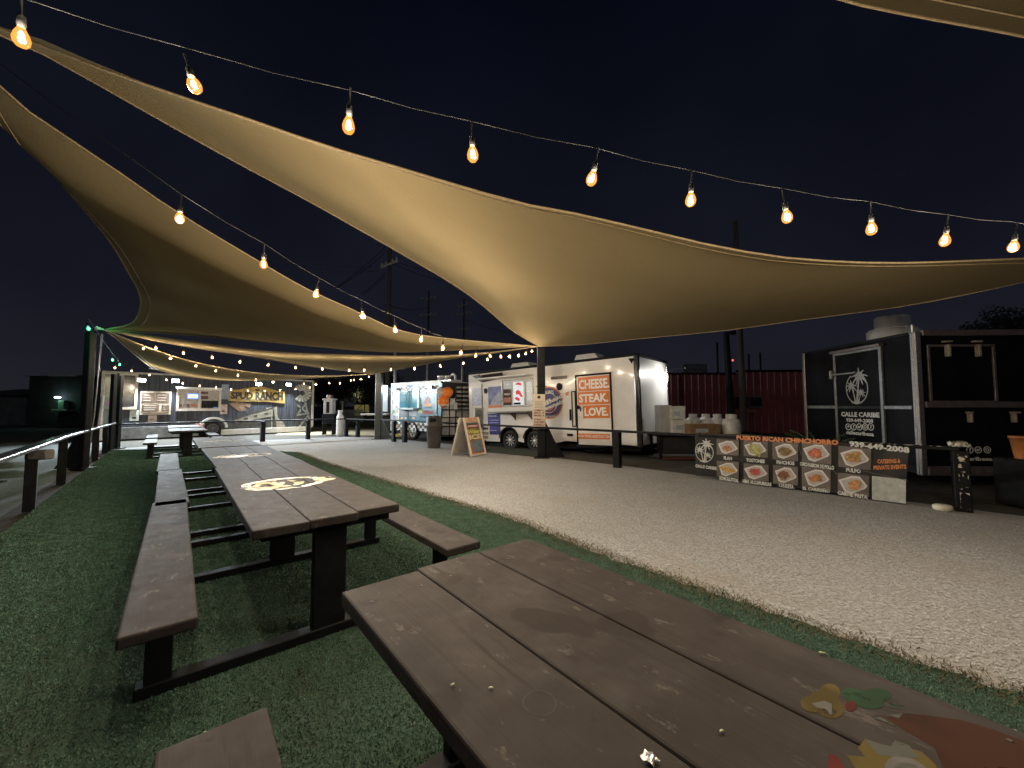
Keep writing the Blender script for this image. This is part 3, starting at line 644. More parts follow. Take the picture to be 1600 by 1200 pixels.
string_lights('bulb string sagging past the wooden trailer to the grey post', c4, (vE + Vector((.1, .1, 0)), vF), sc=1.05, power=.5)
bl5 = [(187, 570), (180, 575), (206, 580), (233, 586), (259, 594), (285, 599), (312, 603), (337, 606), (362, 609), (387, 611), (413, 611), (437, 610), (462, 608), (484, 606)]
c5 = spread(bl5, Vector((-13.4, 13.4, 0)), Vector((-9.5, 18.2, 0)))
string_lights('lowest bulb string, hung close along the wooden trailer front', c5, (D(175, 560, 13.4), D(505, 596, 18.3)), sc=1.05, power=.7, green=(0,))
cg = [D(137, 514, 8.8), D(175, 563, 13.0)]
string_lights('short run of green bulbs beside the dark left post', cg, (None, D(185, 562, 13.6)), sc=1.2, power=1.4, green=(0, 1))
# further strings over the tables behind the eye belong to the same ceiling of lights

# ================================================================== FOOD TRAILERS
def panel(F, parent, name, r, m, th=.012, off=.0, b=.003, y=0.0):
    """r = picture rectangle (x0, y0, x1, y1) read on the wall plane"""
    x0, z0, x1, z1 = F.rect(*r, y=y)
    return MB().bev(x0, x1, y - off - th, y - off, z0, z1, min(b, th * .4)).obj(name, m, parent)
def frame(F, parent, name, r, m, w=.05, th=.03, off=0.0, y=0.0):
    x0, z0, x1, z1 = F.rect(*r, y=y); mb = MB(); a, b = y - off - th, y - off
    mb.bev(x0, x1, a, b, z1 - w, z1, .004); mb.bev(x0, x1, a, b, z0, z0 + w, .004)
    mb.bev(x0, x0 + w, a, b, z0 + w, z1 - w, .004); mb.bev(x1 - w, x1, a, b, z0 + w, z1 - w, .004); return mb.obj(name, m, parent)
def words(F, parent, s, r, m, off=.012, bold=.02, y=0.0, **k):
    x0, z0, x1, z1 = F.rect(*r, y=y); return lettering(s, x0, z0, x1, z1, y - off, m, parent, bold, **k)
def wheel(parent, x, y, r, w, spokes, rim_m, hub_m=STEEL):
    """a road wheel standing at local x with its outer face at y (towards -y)"""
    T = Matrix.Translation((x, y, r)) @ Matrix.Rotation(math.pi / 2, 4, 'X')
    t = MB().lathe([(r * .62, -w), (r * .93, -w), (r, -w * .8), (r, -w * .2), (r * .93, .0), (r * .66, .01), (r * .62, -.02)], 28, T=T).obj('wheel', RUBBER, parent)
    mb = MB().lathe([(r * .64, -.06), (r * .64, .005), (r * .58, .004), (r * .55, -.05), (r * .02, -.055)], 28, T=T)
    mb.obj('rim', rim_m, t)
    s = MB()
    for k in range(spokes):
        a = 2 * math.pi * k / spokes; R = T @ Matrix.Rotation(a, 4, 'Z')
        s.bev(r * .10, r * .58, -.010 * r / .35, .010 * r / .35, -.045, -.006, .003, R)
    s.lathe([(r * .16, -.05), (r * .16, -.002), (r * .05, .006)], 14, T=T); s.obj('spokes', hub_m, t); return t

# ---------------------------------------------------------------- white trailer with orange door signs
cor = Vector((3.60, 11.15, 0)); xd = Vector((.775, -.632, 0)).normalized(); LEN = 6.35
FW = Face(cor - xd * LEN, xd); FW = Face(cor - xd * LEN + Vector((0, 0, -.17)), xd, pitch=math.radians(-1.7))
wt = thing('food_trailer', 'white food trailer with orange signs on its door and chrome wheels', 'food trailer', M=FW.M)
zt = 2.86; WD = 2.55
zb = .30
x_nose = FW.at(754, 640)[0]
# body walls; the side wall has cut-away arches over the two wheels
cw = [FW.at(795, 683)[0], FW.at(834, 686)[0]]
WR = .36
XN = FW.at(733, 640)[0]
mb = MB(); arch = []
pts = [(XN, zb)]
for c in cw:
    pts += [(c + (WR + .07) * math.cos(math.radians(a)), max(zb, WR + .02 + (WR + .09) * math.sin(math.radians(a)))) for a in range(190, -20, -14)]
pts += [(FW.at(860, 700)[0], zb - .02), (FW.at(885, 694)[0], zb + .10), (LEN, zb + .02), (LEN, zt), (XN, zt - .02)]
mb.poly(pts, .02, .02); mb.obj('side_wall', WHITE, wt)
body = MB(); body.bev(LEN - .02, LEN, .022, WD, zb + .02, zt, .004); body.obj('rear_wall', mat('white_rear_wall', (.72, .71, .70), .42, nz=2.5, amt=.08), wt)
b2 = MB().box(.35, LEN - .03, WD - .03, WD, zb, zt); b2.box(.36, LEN - .03, .03, WD - .04, zb + .5, zb + .53); b2.obj('far_wall', WHITE, wt)
MB().box(XN, LEN - .02, .0, WD, zt + .001, zt + .05).obj('roof', mat('dark_roof_edge', (.03, .027, .025), .5, nz=5, amt=.3), wt)
# sloping nose
nz0 = XN - .2
MB().add([(XN, .0, zb), (nz0 - .1, .55, zb + .05), (nz0 - .1, .55, zt - .35), (XN, .0, zt - .02), (XN, WD, zb), (nz0 - .1, WD - .5, zb + .05), (nz0 - .1, WD - .5, zt - .35), (XN, WD, zt - .02)],
         [(0, 3, 2, 1), (4, 5, 6, 7), (1, 2, 6, 5), (3, 7, 6, 2), (0, 1, 5, 4)]).obj('nose', WHITE, wt)
MB().bev(LEN - .10, LEN + .06, -.03, .10, zb - .05, zt + .07, .04, seg=2).obj('corner_post', mat('black_trim_gloss', (.012, .012, .013), .2, nz=4, amt=.3), wt)
MB().bev(XN, LEN + .05, -.02, .05, zt, zt + .08, .02).obj('roof_rail', BLACK, wt)
MB().bev(LEN - .02, LEN + .04, .10, WD, zt - .01, zt + .07, .02).obj('rear_roof_rail', BLACK, wt)
MB().bev(LEN, LEN + .03, WD - .07, WD + .01, zb, zt, .01).obj('rear_corner_trim', ALU, wt)
MB().box(.4, LEN - .1, .25, WD - .2, zb - .16, zb - .02).obj('chassis', BLACK, wt)
for c in cw: wheel(wt, c, .06, WR, .22, 10, BLACK, STEEL)
for c in cw:
    q = MB(); 
    q.ring(c, WR + .02, WR + .10, WR + .10, .03, .0, .02, a0=8, a1=172); q.obj('wheel_arch', BLACK, wt)
def roofbox(px0, px1, y0, yy, hh):
    xa, xb = FW.at(px0, 560, yy)[0], FW.at(px1, 560, yy)[0]
    MB().add([(xa, yy, zt + .05), (xb, yy, zt + .05), (xb, yy + .8, zt + .05), (xa, yy + .8, zt + .05), (xa + .08, yy + .1, zt + hh), (xb - .25, yy + .1, zt + hh), (xb - .25, yy + .7, zt + hh), (xa + .08, yy + .7, zt + hh)],
             [(3, 2, 1, 0), (4, 5, 6, 7), (0, 1, 5, 4), (1, 2, 6, 5), (2, 3, 7, 6), (3, 0, 4, 7)]).obj('roof_air_conditioner', WHITEM, wt)
roofbox(895, 938, 0, .7, .36); roofbox(795, 830, 0, .7, .34)
# door
d = panel(FW, wt, 'door', (903, 587, 955, 696), WHITE, .022, .0)
frame(FW, wt, 'door_frame', (900.5, 583.5, 957.5, 698), BLACK, .055, .03)
for r, s, tr in (((903.5, 588, 953.5, 610.5), 'CHEESE.', (905, 592, 952.5, 607.5)), ((903.5, 611.5, 953.5, 632), 'STEAK.', (905.5, 615, 951, 628.5)), ((911.5, 633, 953.5, 653.5), 'LOVE.', (914, 636.5, 951, 650)), ((902.5, 677.5, 953.5, 686), None, None)):
    p = panel(FW, wt, 'orange_sign', r, ORANGE, .004, .0225)
    if s: words(FW, p, s, tr, LETW, .0275, .035)
    else: words(FW, p, 'WWW.ORDERCHEESESTEAKS.COM', (904, 679.6, 952, 684), LETW, .0275, .01)
mb = MB(); h = FW.at(904.5, 636.5); mb.bev(h[0] - .06, h[0] + .05, -.08, -.025, h[1] - .05, h[1] + .06, .01); mb.tube([(h[0] + .0, -.07, h[1] + .04), (h[0] + .10, -.10, h[1] + .0), (h[0] + .11, -.10, h[1] - .13)], .016, 6); mb.obj('handle', BLACK, d)
frame(FW, wt, 'side_hatch', (893.5, 611, 900.3, 667), BLACK, .035, .02)
panel(FW, wt, 'grab_bar', (891, 639.5, 893, 657), BLACK, .05, .005)
panel(FW, wt, 'running_light_bar', (861.5, 587.8, 886, 592.3), mat('dark_brown_lens', (.06, .035, .03), .3, nz=4, amt=.2), .03)
panel(FW, wt, 'utility_flap', (887, 677.6, 895.5, 681.5), BLACK, .04)
# round emblem
cx, cz = FW.at(857.5, 629.3); rx = abs(FW.at(880.5, 629)[0] - cx) * .98; rz = abs(FW.at(857, 604)[1] - cz)
lg = MB().disc(cx, cz, rx, rz, -.002, .003).obj('round_emblem', ORANGE, wt)
MB().disc(cx, cz, rx * .91, rz * .92, -.005, .003).obj('emblem_field', NAVY, lg)
MB().ring(cx, cz, rx * .62, rz * .62, .02, -.008, .002).obj('emblem_ring', LETW, lg)
mb = MB().ring(cx, cz - rz * .05, rx * .55, rz * .60, .03, -.008, .002, a0=200, a1=340); mb.ring(cx, cz - rz * .05, rx * .40, rz * .42, .03, -.008, .002, a0=200, a1=340); mb.obj('emblem_stripe', ORANGE, lg)
lettering('ALIN\'S', cx - rx * .30, cz + rz * .52, cx + rx * .38, cz + rz * .74, -.008, LETW, lg, .02, arch=.02)
lettering('Phillheads', cx - rx * .95, cz - rz * .05, cx + rx * 1.22, cz + rz * .28, -.012, LETW, lg, .03, tilt=.38, shear=.25)
lettering('Cheesesteaks', cx - rx * .85, cz - rz * .36, cx + rx * 1.02, cz - rz * .10, -.012, LETW, lg, .03, tilt=.30, shear=.25)
lettering('HOME OF THE PHILLY', cx - rx * .62, cz - rz * .82, cx + rx * .62, cz - rz * .70, -.012, LETW, lg, .01, arch=-.05)
q = FW.at(874.5, 604); MB().disc(q[0], q[1], .10, .12, -.004, .04).obj('side_lamp', BLACK, wt)
q = FW.at(759.3, 611); MB().disc(q[0], q[1], .08, .10, -.004, .04).obj('side_lamp', BLACK, wt)
q = FW.at(881, 616); MB().poly([(q[0] - .14, q[1] - .02), (q[0] + .0, q[1] + .03), (q[0] + .22, q[1] + .08), (q[0] + .14, q[1] + .01), (q[0] + .20, q[1] - .04), (q[0], q[1] - .05)], -.012, .002).obj('emblem_ribbon', ORANGE, lg)
# posters and serving window
panel(FW, wt, 'panel_seam', (753.2, 600, 754.4, 684), BLACK, .012); panel(FW, wt, 'nose_poster', (737.5, 606, 752, 634), mat('pale_blue_poster', (.38, .40, .52), .3, nz=9, amt=.5, stretch=(1, 1, 2)), .004, .0)
p = panel(FW, wt, 'tall_poster', (763, 604, 783.5, 637), mat('blue_grey_poster', (.14, .17, .34), .25, nz=3.0, amt=.7), .004)
panel(FW, p, 'poster_band', (763.5, 633, 783.2, 637), ORANGE, .002, .005)
q = FW.rect(765, 612, 783, 633); MB().poly([(q[0] + .02, q[1]), (q[0] + (q[2] - q[0]) * .35, q[1] + .28), (q[0] + (q[2] - q[0]) * .8, q[3] - .02), (q[2] - .01, q[3] - .06), (q[2] - .01, q[1])], -.0045, .001).obj('poster_picture', mat('grey_swirl_print', (.32, .34, .42), .3, nz=4, amt=.4), p)
panel(FW, wt, 'fuse_cover', (763, 638.5, 782.5, 644.5), WHITEM, .012)
p = panel(FW, wt, 'lower_poster', (762.5, 646.5, 782, 679), mat('indigo_poster', (.07, .07, .30), .25, nz=5, amt=.4), .004)
words(FW, p, "Check us out", (763, 648, 776, 651), LETW, .006, .01)
for k, py in enumerate((656, 660, 664, 672)): panel(FW, p, 'text_line', (764.5, py, 779 - k, py + 1.0), mat('pale_violet_print', (.35, .35, .6), .5, nz=30, amt=.4), .0015, .0045, b=.0004)
inter = mat('lit_kiosk_interior', (.45, .45, .42), .5, nz=6, amt=.3, emit=(.75, .85, 1), estr=.10)
panel(FW, wt, 'window_back', (786, 594, 832, 633.5), inter, .004, .001)
frame(FW, wt, 'window_frame', (784.5, 592, 833.5, 635), mat('aluminium_frame', (.45, .44, .42), .3, .8, nz=8, amt=.2), .035, .04)
p = panel(FW, wt, 'menu_screen', (787, 608, 799.5, 633), mat('dark_brown_screen', (.05, .022, .016), .2, nz=14, amt=.6), .02, .006)
words(FW, p, 'PHILLY', (789, 614.5, 798.5, 617.5), LETW, .028, .02)
panel(FW, p, 'food_print', (788, 621, 799, 629), mat('brown_food_print', (.34, .11, .05), .4, nz=25, amt=.5), .003, .027)
panel(FW, p, 'price_strip', (788.5, 597, 800, 606), mat('pale_strip', (.55, .57, .62), .4, nz=16, amt=.4), .01, .006)
p = panel(FW, wt, 'poster_in_window', (802.5, 596.5, 818.5, 633), mat('bright_poster', (.70, .74, .82), .3, nz=8, amt=.15, emit=(.7, .85, 1), estr=.35), .01, .006)
RED = mat('red_print', (.75, .035, .04), .35, nz=9, amt=.3, emit=(1, .05, .05), estr=.15)
def pxpoly(F, parent, name, pts, m, off, th=.002): return MB().poly([F.at(*q) for q in pts], -off, th).obj(name, m, parent)
pxpoly(FW, p, 'red_print', [(805, 601), (809, 597.5), (814, 598), (816, 602.5), (811, 601.5)], RED, .017)
pxpoly(FW, p, 'red_print', [(806, 612), (809, 609), (813, 611), (815.5, 616), (818, 621), (814, 620), (812.5, 618), (811, 616), (807, 617)], RED, .017)
pxpoly(FW, p, 'red_print', [(804, 622), (808, 620), (813, 623), (812, 627), (807, 625)], RED, .017)
panel(FW, p, 'dark_slot', (803.5, 629, 814, 632.2), GLASSD, .004, .017)
p = panel(FW, wt, 'list_poster', (823, 596.5, 832, 626), mat('list_paper', (.62, .64, .64), .4, nz=30, amt=.45, emit=(.8, .9, 1), estr=.15), .008, .006)
for x, y0, y1 in ((820.6, 594, 634),): panel(FW, wt, 'window_mullion', (x - .8, y0, x + .8, y1), mat('aluminium_frame', (.45, .44, .42)), .03, .006)
sh = FW.rect(772, 642.5, 834, 646); MB().bev(sh[0], sh[2], -.38, -.005, sh[3] - .05, sh[3], .006).obj('serving_shelf', mat('shelf_metal', (.22, .21, .19), .35, .6, nz=6, amt=.3), wt)
for px in (806, 832):
    x = FW.at(px, 646)[0]; MB().add([(x - .015, -.01, sh[3] - .05), (x - .015, -.34, sh[3] - .05), (x - .015, -.01, sh[3] - .32), (x + .015, -.01, sh[3] - .05), (x + .015, -.34, sh[3] - .05), (x + .015, -.01, sh[3] - .32)], [(0, 1, 2), (3, 5, 4), (0, 3, 4, 1), (1, 4, 5, 2), (0, 2, 5, 3)]).obj('shelf_bracket', TRIM, wt)
aw = FW.rect(755, 590, 834, 594.5); MB().bev(aw[0], aw[2], -.45, -.006, aw[3] - .02, aw[3] + .03, .006).obj('window_awning', WHITEM, wt)
HATCH = mat('dark_hatch_underside', (.05, .038, .032), .5, nz=4, amt=.3)
xa, za = FW.at(757, 597); xb, zb2 = FW.at(787, 583)
MB().add([(xa, -.02, za), (xb, -.02, za + .1), (xb + .12, -.22, zb2), (xa + .05, -.22, zb2 - .02), (xa, -.05, za), (xb, -.05, za + .1), (xb + .12, -.25, zb2), (xa + .05, -.25, zb2 - .02)], [(0, 1, 2, 3), (7, 6, 5, 4), (0, 4, 5, 1), (1, 5, 6, 2), (2, 6, 7, 3), (3, 7, 4, 0)]).obj('raised_hatch', HATCH, wt)
xa, za = FW.at(733, 600); xb, zb2 = FW.at(756, 586)
MB().add([(xa, .3, za), (xb, -.02, za + .02), (xb, -.22, zb2), (xa, .1, zb2), (xa, .27, za), (xb, -.05, za + .02), (xb, -.25, zb2), (xa, .07, zb2)], [(0, 1, 2, 3), (7, 6, 5, 4), (0, 4, 5, 1), (1, 5, 6, 2), (2, 6, 7, 3), (3, 7, 4, 0)]).obj('raised_hatch', mat('grey_hatch_underside', (.13, .13, .14), .5, nz=4, amt=.3), wt)
bx = FW.rect(754, 660, 1000, 664.5)
# rear lamp and latch
RE = Face(tuple(FW.M @ Vector((LEN, 0, 0))), tuple((FW.M.to_3x3() @ Vector((0, 1, 0)))[:2]))
lx, lz = LEN + .03, 0
y_l = WD * .93; zl = 2.40
MB().lathe([(.02, -.02), (.14, -.02), (.15, .02), (.12, .05), (.02, .06)], 18, T=Matrix.Translation((LEN + .01, y_l, zl)) @ Matrix.Rotation(math.pi / 2, 4, 'Y')).obj('rear_lamp', glow('rear_lamp_glow', (1, .95, .62), 1.3), wt)
MB().tube([(LEN + .02, y_l, zl + .12), (LEN + .5, y_l - .25, zl + .24), (LEN + .72, y_l - .3, zl + .20)], .018, 6).obj('added_lamp_arm', BLACK, wt); lamp(85, (1, .97, .9), (LEN + .75, y_l - .3, zl + .14), wt, .10, spot=165, aim=(-.62, -.25, -.6))  # arm and spot added to brighten the rear wall
q = FW.at(987, 563); MB().add([(q[0] - .07, -.005, q[1] + .05), (q[0] + .07, -.005, q[1] + .05), (q[0], -.005, q[1] - .10), (q[0] - .07, -.09, q[1] + .05), (q[0] + .07, -.09, q[1] + .05), (q[0], -.06, q[1] - .06)], [(0, 1, 2), (3, 5, 4), (0, 3, 4, 1), (1, 4, 5, 2), (2, 5, 3, 0)]).obj('corner_lamp', BLACK, wt)

# ---------------------------------------------------------------- black trailer with the palm emblem
FB = Face((7.36, 7.2, 0), (1, -.045)); bt = thing('food_trailer', 'black food trailer with silver corner strip and palm tree emblem', 'food trailer', M=FB.M)
BT, BB, BD = 2.78, .36, 2.95
xr = FB.at(1600, 640)[0] + 2.2
MB().box(.02, xr, .012, .03, BB, BT).obj('front_wall', GLOSSB, bt)
MB().box(.0, .018, .02, BD, BB, BT).obj('end_wall', GLOSSB, bt)
MB().box(.02, xr, .03, BD, BT, BT + .02).obj('roof', BLACK, bt); MB().box(.03, xr, BD - .02, BD, BB, BT - .01).obj('far_wall', GLOSSB, bt)
MB().box(.1, xr, .2, BD - .2, .22, BB + .02).obj('chassis', BLACK, bt)
mb = MB(); mb.bev(-.03, .075, -.04, .012, BB - .15, BT + .03, .012); mb.bev(-.04, -.001, .0, .06, BB - .15, BT + .03, .012); mb.obj('corner_strip', ALUD, bt)
MB().bev(-.03, .0, BD - .07, BD + .01, BB - .1, BT + .02, .008).obj('far_corner_strip', ALUD, bt)
MB().bev(.11, xr, -.04, .011, BT - .05, BT + .06, .01).obj('top_rail', TRIM, bt)
MB().bev(-.03, .0, .10, BD - .08, BT - .02, BT + .04, .01).obj('end_top_rail', BLACK, bt)
x0, z0, x1, z1 = FB.rect(1442, 629, 1600, 637); MB().bev(.11, xr, -.03, .011, z0, z1 + .02, .008).obj('belt_rail', TRIM, bt)
MB().bev(.11, xr, -.03, .011, BB - .15, BB + .02, .008).obj('skirt_rail', TRIM, bt)
frame(FB, bt, 'serving_hatch', (1450, 538, 1556, 630), TRIM, .045, .03, off=-.012)
def arm(r, m=CREAM): 
    x0, z0, x1, z1 = FB.rect(*r); MB().bev(x0, x1, -.10, -.02, z0, z1, .01).obj('hatch_arm', mat('pale_hatch_arm', (.26, .22, .17), .5, nz=9, amt=.3), bt)
arm((1473, 539, 1478, 558)); arm((1520, 539, 1525, 558)); arm((1468, 533, 1481, 536)); arm((1514, 533, 1527, 536))
arm((1508, 645, 1512, 660)); arm((1505, 643, 1513, 646)); arm((1576, 645, 1580, 660)); arm((1574, 643, 1586, 646))
def word_b(s, r, m=LETG, b=.03): return words(FB, bt, s, r, m, -.010, b)
words(FB, bt, 'callecaribesa', (1485, 714, 1551, 720), LETG, -.006, .03)
def socials(F, parent, pxs, py, rp, m, off, I=None, flip=False):
    for k, px in enumerate(pxs):
        x, z = F.at(px, py); r = rp / FPX * 8.2 if I is None else I
        mb = MB().ring(x, z, r, r, r * .22, -off, .003, n=20)
        if k == 0: mb.poly([(x - .3 * r, z - .3 * r), (x - .1 * r, z + .55 * r), (x + .5 * r, z + .25 * r), (x + .1 * r, z - .1 * r)], -off, .003)
        elif k == 1: mb.poly([(x - .12 * r, z - .55 * r), (x - .12 * r, z + .5 * r), (x + .35 * r, z + .5 * r), (x + .35 * r, z + .3 * r), (x + .1 * r, z + .2 * r), (x + .1 * r, z - .55 * r)], -off, .003)
        elif k == 2: mb.poly([(x - .5 * r, z - .3 * r), (x - .45 * r, z + .35 * r), (x, z + .1 * r), (x + .3 * r, z + .45 * r), (x + .5 * r, z + .2 * r), (x + .1 * r, z - .4 * r)], -off, .003)
        elif k == 3: mb.ring(x, z, r * .5, r * .5, r * .2, -off, .003, n=14)
        else: mb.poly([(x - .1 * r, z - .4 * r), (x - .1 * r, z + .5 * r), (x + .1 * r, z + .5 * r), (x + .45 * r, z + .2 * r), (x + .1 * r, z + .15 * r), (x + .1 * r, z - .4 * r)], -off, .003)
        mb.obj('social_icon', m, parent)
socials(FB, bt, (1490, 1516, 1529, 1543), 703, 5, LETG, -.006, I=.062)
# end wall: its own frame, x running from the far corner to the near one
FE_O = FB.M @ Vector((0, BD, 0)); FE = Face(tuple(FE_O), tuple((FB.M.to_3x3() @ Vector((0, -1, 0)))[:2]))
def under(F): # child frame: an Empty-free way to hang face-local meshes on the trailer
    return F
ew = bpy.data.objects.new('end_panel', None); C.objects.link(ew); ew.parent = bt; ew.matrix_world = FE.M
bpy.context.view_layer.update()
ew.matrix_local = FB.M.inverted() @ FE.M
panel(FE, ew, 'door', (1310, 550, 1381, 680), GLOSSB, .03, .0)
frame(FE, ew, 'door_frame', (1307, 546, 1383, 700), mat('grey_door_trim', (.18, .19, .19), .4, .4, nz=9, amt=.3), .06, .045)
q = FE.rect(1303, 543, 1382, 555); MB().bev(q[0], q[2], -.11, -.002, q[3] - .06, q[3], .008).obj('door_hood', TRIM, ew)
q = FE.rect(1270, 634, 1427, 639); MB().bev(0.06, BD - .10, -.03, -.001, q[1], q[1] + .07, .008).obj('belt_rail', mat('grey_door_trim', (.18, .19, .19)), ew)
q = FE.at(1316, 585); mb = MB(); mb.bev(q[0] - .22, q[0] + .45, -.10, -.06, q[1] - .02, q[1] + .02, .008); mb.bev(q[0] - .24, q[0] - .17, -.12, -.032, q[1] - .1, q[1] + .1, .01); mb.obj('door_latch', mat('grey_door_trim', (.18, .19, .19)), ew)
def palm_emblem(F, parent, cx, cz, R, Rz, m, y):
    """a ring with three palm trees standing in it"""
    mb = MB().ring(cx, cz, R, Rz, R * .07, y, .003, a0=120, a1=420)
    def palm(bx, bz, tx, tz, s, w):
        n = 6; L = []; Rr = []
        for i in range(n + 1):
            t = i / n; x = bx + (tx - bx) * t ** 1.4; z = bz + (tz - bz) * t; k = w * (1 - .45 * t); L.append((x - k, z)); Rr.append((x + k, z))
        mb.poly(L + Rr[::-1], y - .0035, .003)
        for a, l, dr in ((95, .9, .1), (55, .95, .25), (20, 1.05, .45), (-20, .95, .5), (130, .95, .25), (160, 1.05, .45), (200, .95, .5), (-55, .7, .3), (235, .7, .3)):
            r = math.radians(a); P = []; Q = []
            for i in range(6):
                t = i / 5; x = tx + s * l * t * math.cos(r); z = tz + s * l * t * math.sin(r) - s * dr * t * t; k = s * .11 * math.sin(math.pi * (.12 + .88 * t)) + .002
                nx, nz = -math.sin(r), math.cos(r); jag = .6 if i % 2 else 1.1
                P.append((x + nx * k * jag, z + nz * k * jag)); Q.append((x - nx * k * jag, z - nz * k * jag))
            mb.poly(P + Q[::-1], y - .007, .003)
    palm(cx + R * .02, cz - Rz * .9, cx + R * .30, cz + Rz * .80, R * .78, R * .085)
    palm(cx - R * .15, cz - Rz * .9, cx - R * .45, cz + Rz * .18, R * .55, R * .06)
    palm(cx + R * .15, cz - Rz * .9, cx + R * .42, cz - Rz * .28, R * .40, R * .05)
    mb.poly([(cx - R * .5, cz - Rz * .93), (cx - R * .2, cz - Rz * .84), (cx + R * .2, cz - Rz * .82), (cx + R * .5, cz - Rz * .93), (cx, cz - Rz * 1.04)], y - .0105, .003)
    return mb.obj('palm_emblem', m, parent)
c = FE.at(1341, 607); r_ = FE.at(1359, 607)[0] - c[0]; rz_ = FE.at(1341, 583)[1] - c[1]
palm_emblem(FE, ew, c[0], c[1], r_, rz_, mat('silver_emblem', (.30, .31, .31), .45, nz=20, amt=.2), -.032)
words(FE, ew, 'CALLE CARIBE', (1317, 644, 1377, 651.5), LETG, .034, .035)
words(FE, ew, '939-649-2008', (1325, 654, 1367, 660), LETG, .034, .03)
socials(FE, ew, (1328, 1336.5, 1345.5, 1354.5, 1363.5), 667, 4, LETG, .034, I=.075)
words(FE, ew, 'callecaribesa', (1325, 674, 1368, 680), LETG, .034, .03)
# roof exhaust
ex = FB.at(1395, 520, 1.5)[0]; T = Matrix.Translation((ex, 1.5, BT + .02))
MB().lathe([(.44, 0), (.44, .30), (.40, .31), (.40, .34)], 28, T=T).obj('exhaust_base', STEEL, bt)
MB().lathe([(.40, .30), (.40, .33), (.30, .34), (.30, .60), (.27, .62)], 28, T=T).obj('exhaust_cap', mat('dull_steel', (.55, .55, .54), .35, .3, nz=4, amt=.3), bt)
MB().tube([(.25, .3, BT), (.25, .3, BT + .22)], .02, 6).obj('roof_stub', STEEL, bt)

# ---------------------------------------------------------------- teal trailer
FT = Face((-5.55, 18.35, 0), (.753, -.659)); tt = thing('food_trailer', 'small teal food trailer with black and white chequered bands', 'food trailer', M=FT.M)
TEAL = mat('teal_wrap', (.018, .17, .26), .3, nz=3, amt=.2); TT_, TB_ = 2.45, .38
xl, xe = FT.at(612.5, 640)[0], FT.at(689, 640)[0]; TL = xe + .06
MB().box(xl, TL, .0, .03, TB_ + .3, TT_).obj('side_wall', TEAL, tt); MB().box(xl, TL, .03, 2.1, TT_ - .02, TT_ + .01).obj('roof', WHITEM, tt)
MB().box(TL - .03, TL, .03, 2.1, TB_, TT_ - .021).obj('end_wall', mat('dark_end_panel', (.06, .06, .066), .4, nz=4, amt=.4), tt)
MB().box(xl, xl + .03, .03, 2.1, TB_, TT_ - .021).obj('near_end_wall', WHITEM, tt); MB().box(xl, TL, 2.07, 2.1, TB_, TT_ - .03).obj('far_wall', WHITEM, tt)
MB().box(xl + .1, TL, .15, 1.9, .28, TB_ + .1).obj('chassis', BLACK, tt)
for r in ((612, 596.5, 690, 601),): panel(FT, tt, 'top_trim', r, WHITEM, .03)
panel(FT, tt, 'photo_strip', (613, 606, 624.3, 672), mat('white_photo_strip', (.66, .66, .62), .4, nz=8, amt=.25), .012)
for k, (px, py, col) in enumerate(((616, 614, (.3, .2, .12)), (620, 620, (.4, .14, .08)), (616, 628, (.25, .2, .1)), (620, 637, (.42, .1, .05)), (615.5, 643, (.05, .32, .22)), (620, 642, (.6, .34, .06)), (616, 652, (.2, .22, .5)), (620, 653, (.5, .4, .3)))):
    panel(FT, tt, 'food_picture', (px - 1.9, py - 3, px + 1.9, py + 3), mat('food_picture_%d' % k, col, .45, nz=16, amt=.6), .004, .012)
def checks(r, nx, nzr, off):
    x0, z0, x1, z1 = FT.rect(*r); base = MB().box(x0, x1, -off - .004, -off, z0, z1).obj('chequered_band', WHITEM, tt); mb = MB()
    for i in range(nx):
        for j in range(nzr):
            if (i + j) % 2 == 0: w = (x1 - x0) / nx; h = (z1 - z0) / nzr; mb.box(x0 + i * w, x0 + (i + 1) * w, -off - .007, -off - .0045, z0 + j * h, z0 + (j + 1) * h)
    mb.obj('black_check', mat('black_check_print', (.012, .012, .014), .4, nz=8, amt=.3), base)
checks((623.5, 603.5, 690, 609), 19, 2, .004); checks((613, 660.5, 690, 673), 22, 3, .006)
panel(FT, tt, 'window', (625, 611, 652.5, 636.5), mat('teal_reflecting_glass', (.05, .26, .36), .15, nz=1.5, amt=.25), .015)
panel(FT, tt, 'window_mullion', (637.8, 611, 639, 636.5), mat('teal_wrap', (.04, .3, .4)), .01, .015)
panel(FT, tt, 'window_post', (652.5, 607, 656, 638), mat('pale_blue_trim', (.42, .55, .6), .4, nz=6, amt=.1), .025)
q = FT.rect(624, 637, 653, 640); MB().bev(q[0], q[2], -.25, -.002, q[1], q[3], .005).obj('serving_shelf', mat('pale_blue_trim', (.42, .55, .6)), tt)
panel(FT, tt, 'menu_board', (624.5, 641, 638, 650.5), mat('grey_menu', (.09, .10, .12), .5, nz=14, amt=.5), .008); panel(FT, tt, 'menu_board', (639, 641, 651.5, 650.5), mat('grey_menu_light', (.20, .22, .24), .5, nz=14, amt=.4), .008)
panel(FT, tt, 'yellow_tag', (654, 640, 660, 645.5), mat('yellow_tag', (.62, .66, .25), .5, nz=12, amt=.2), .008)
for k, (px, c) in enumerate(((628, (.55, .3, .06)), (634, (.4, .45, .5)), (646, (.5, .25, .05)))): panel(FT, tt, 'food_picture', (px - 2, 651.5, px + 2, 655), mat('lower_food_%d' % k, c, .5, nz=20, amt=.5), .004)
x0, z0, x1, z1 = FT.rect(655.5, 620.5, 659.5, 639)
for i, ch in enumerate('LATIN'): lettering(ch, x0, z1 - (i + 1) * (z1 - z0) / 5 + .01, x1, z1 - i * (z1 - z0) / 5 - .01, -.006, LETK, tt, .04)
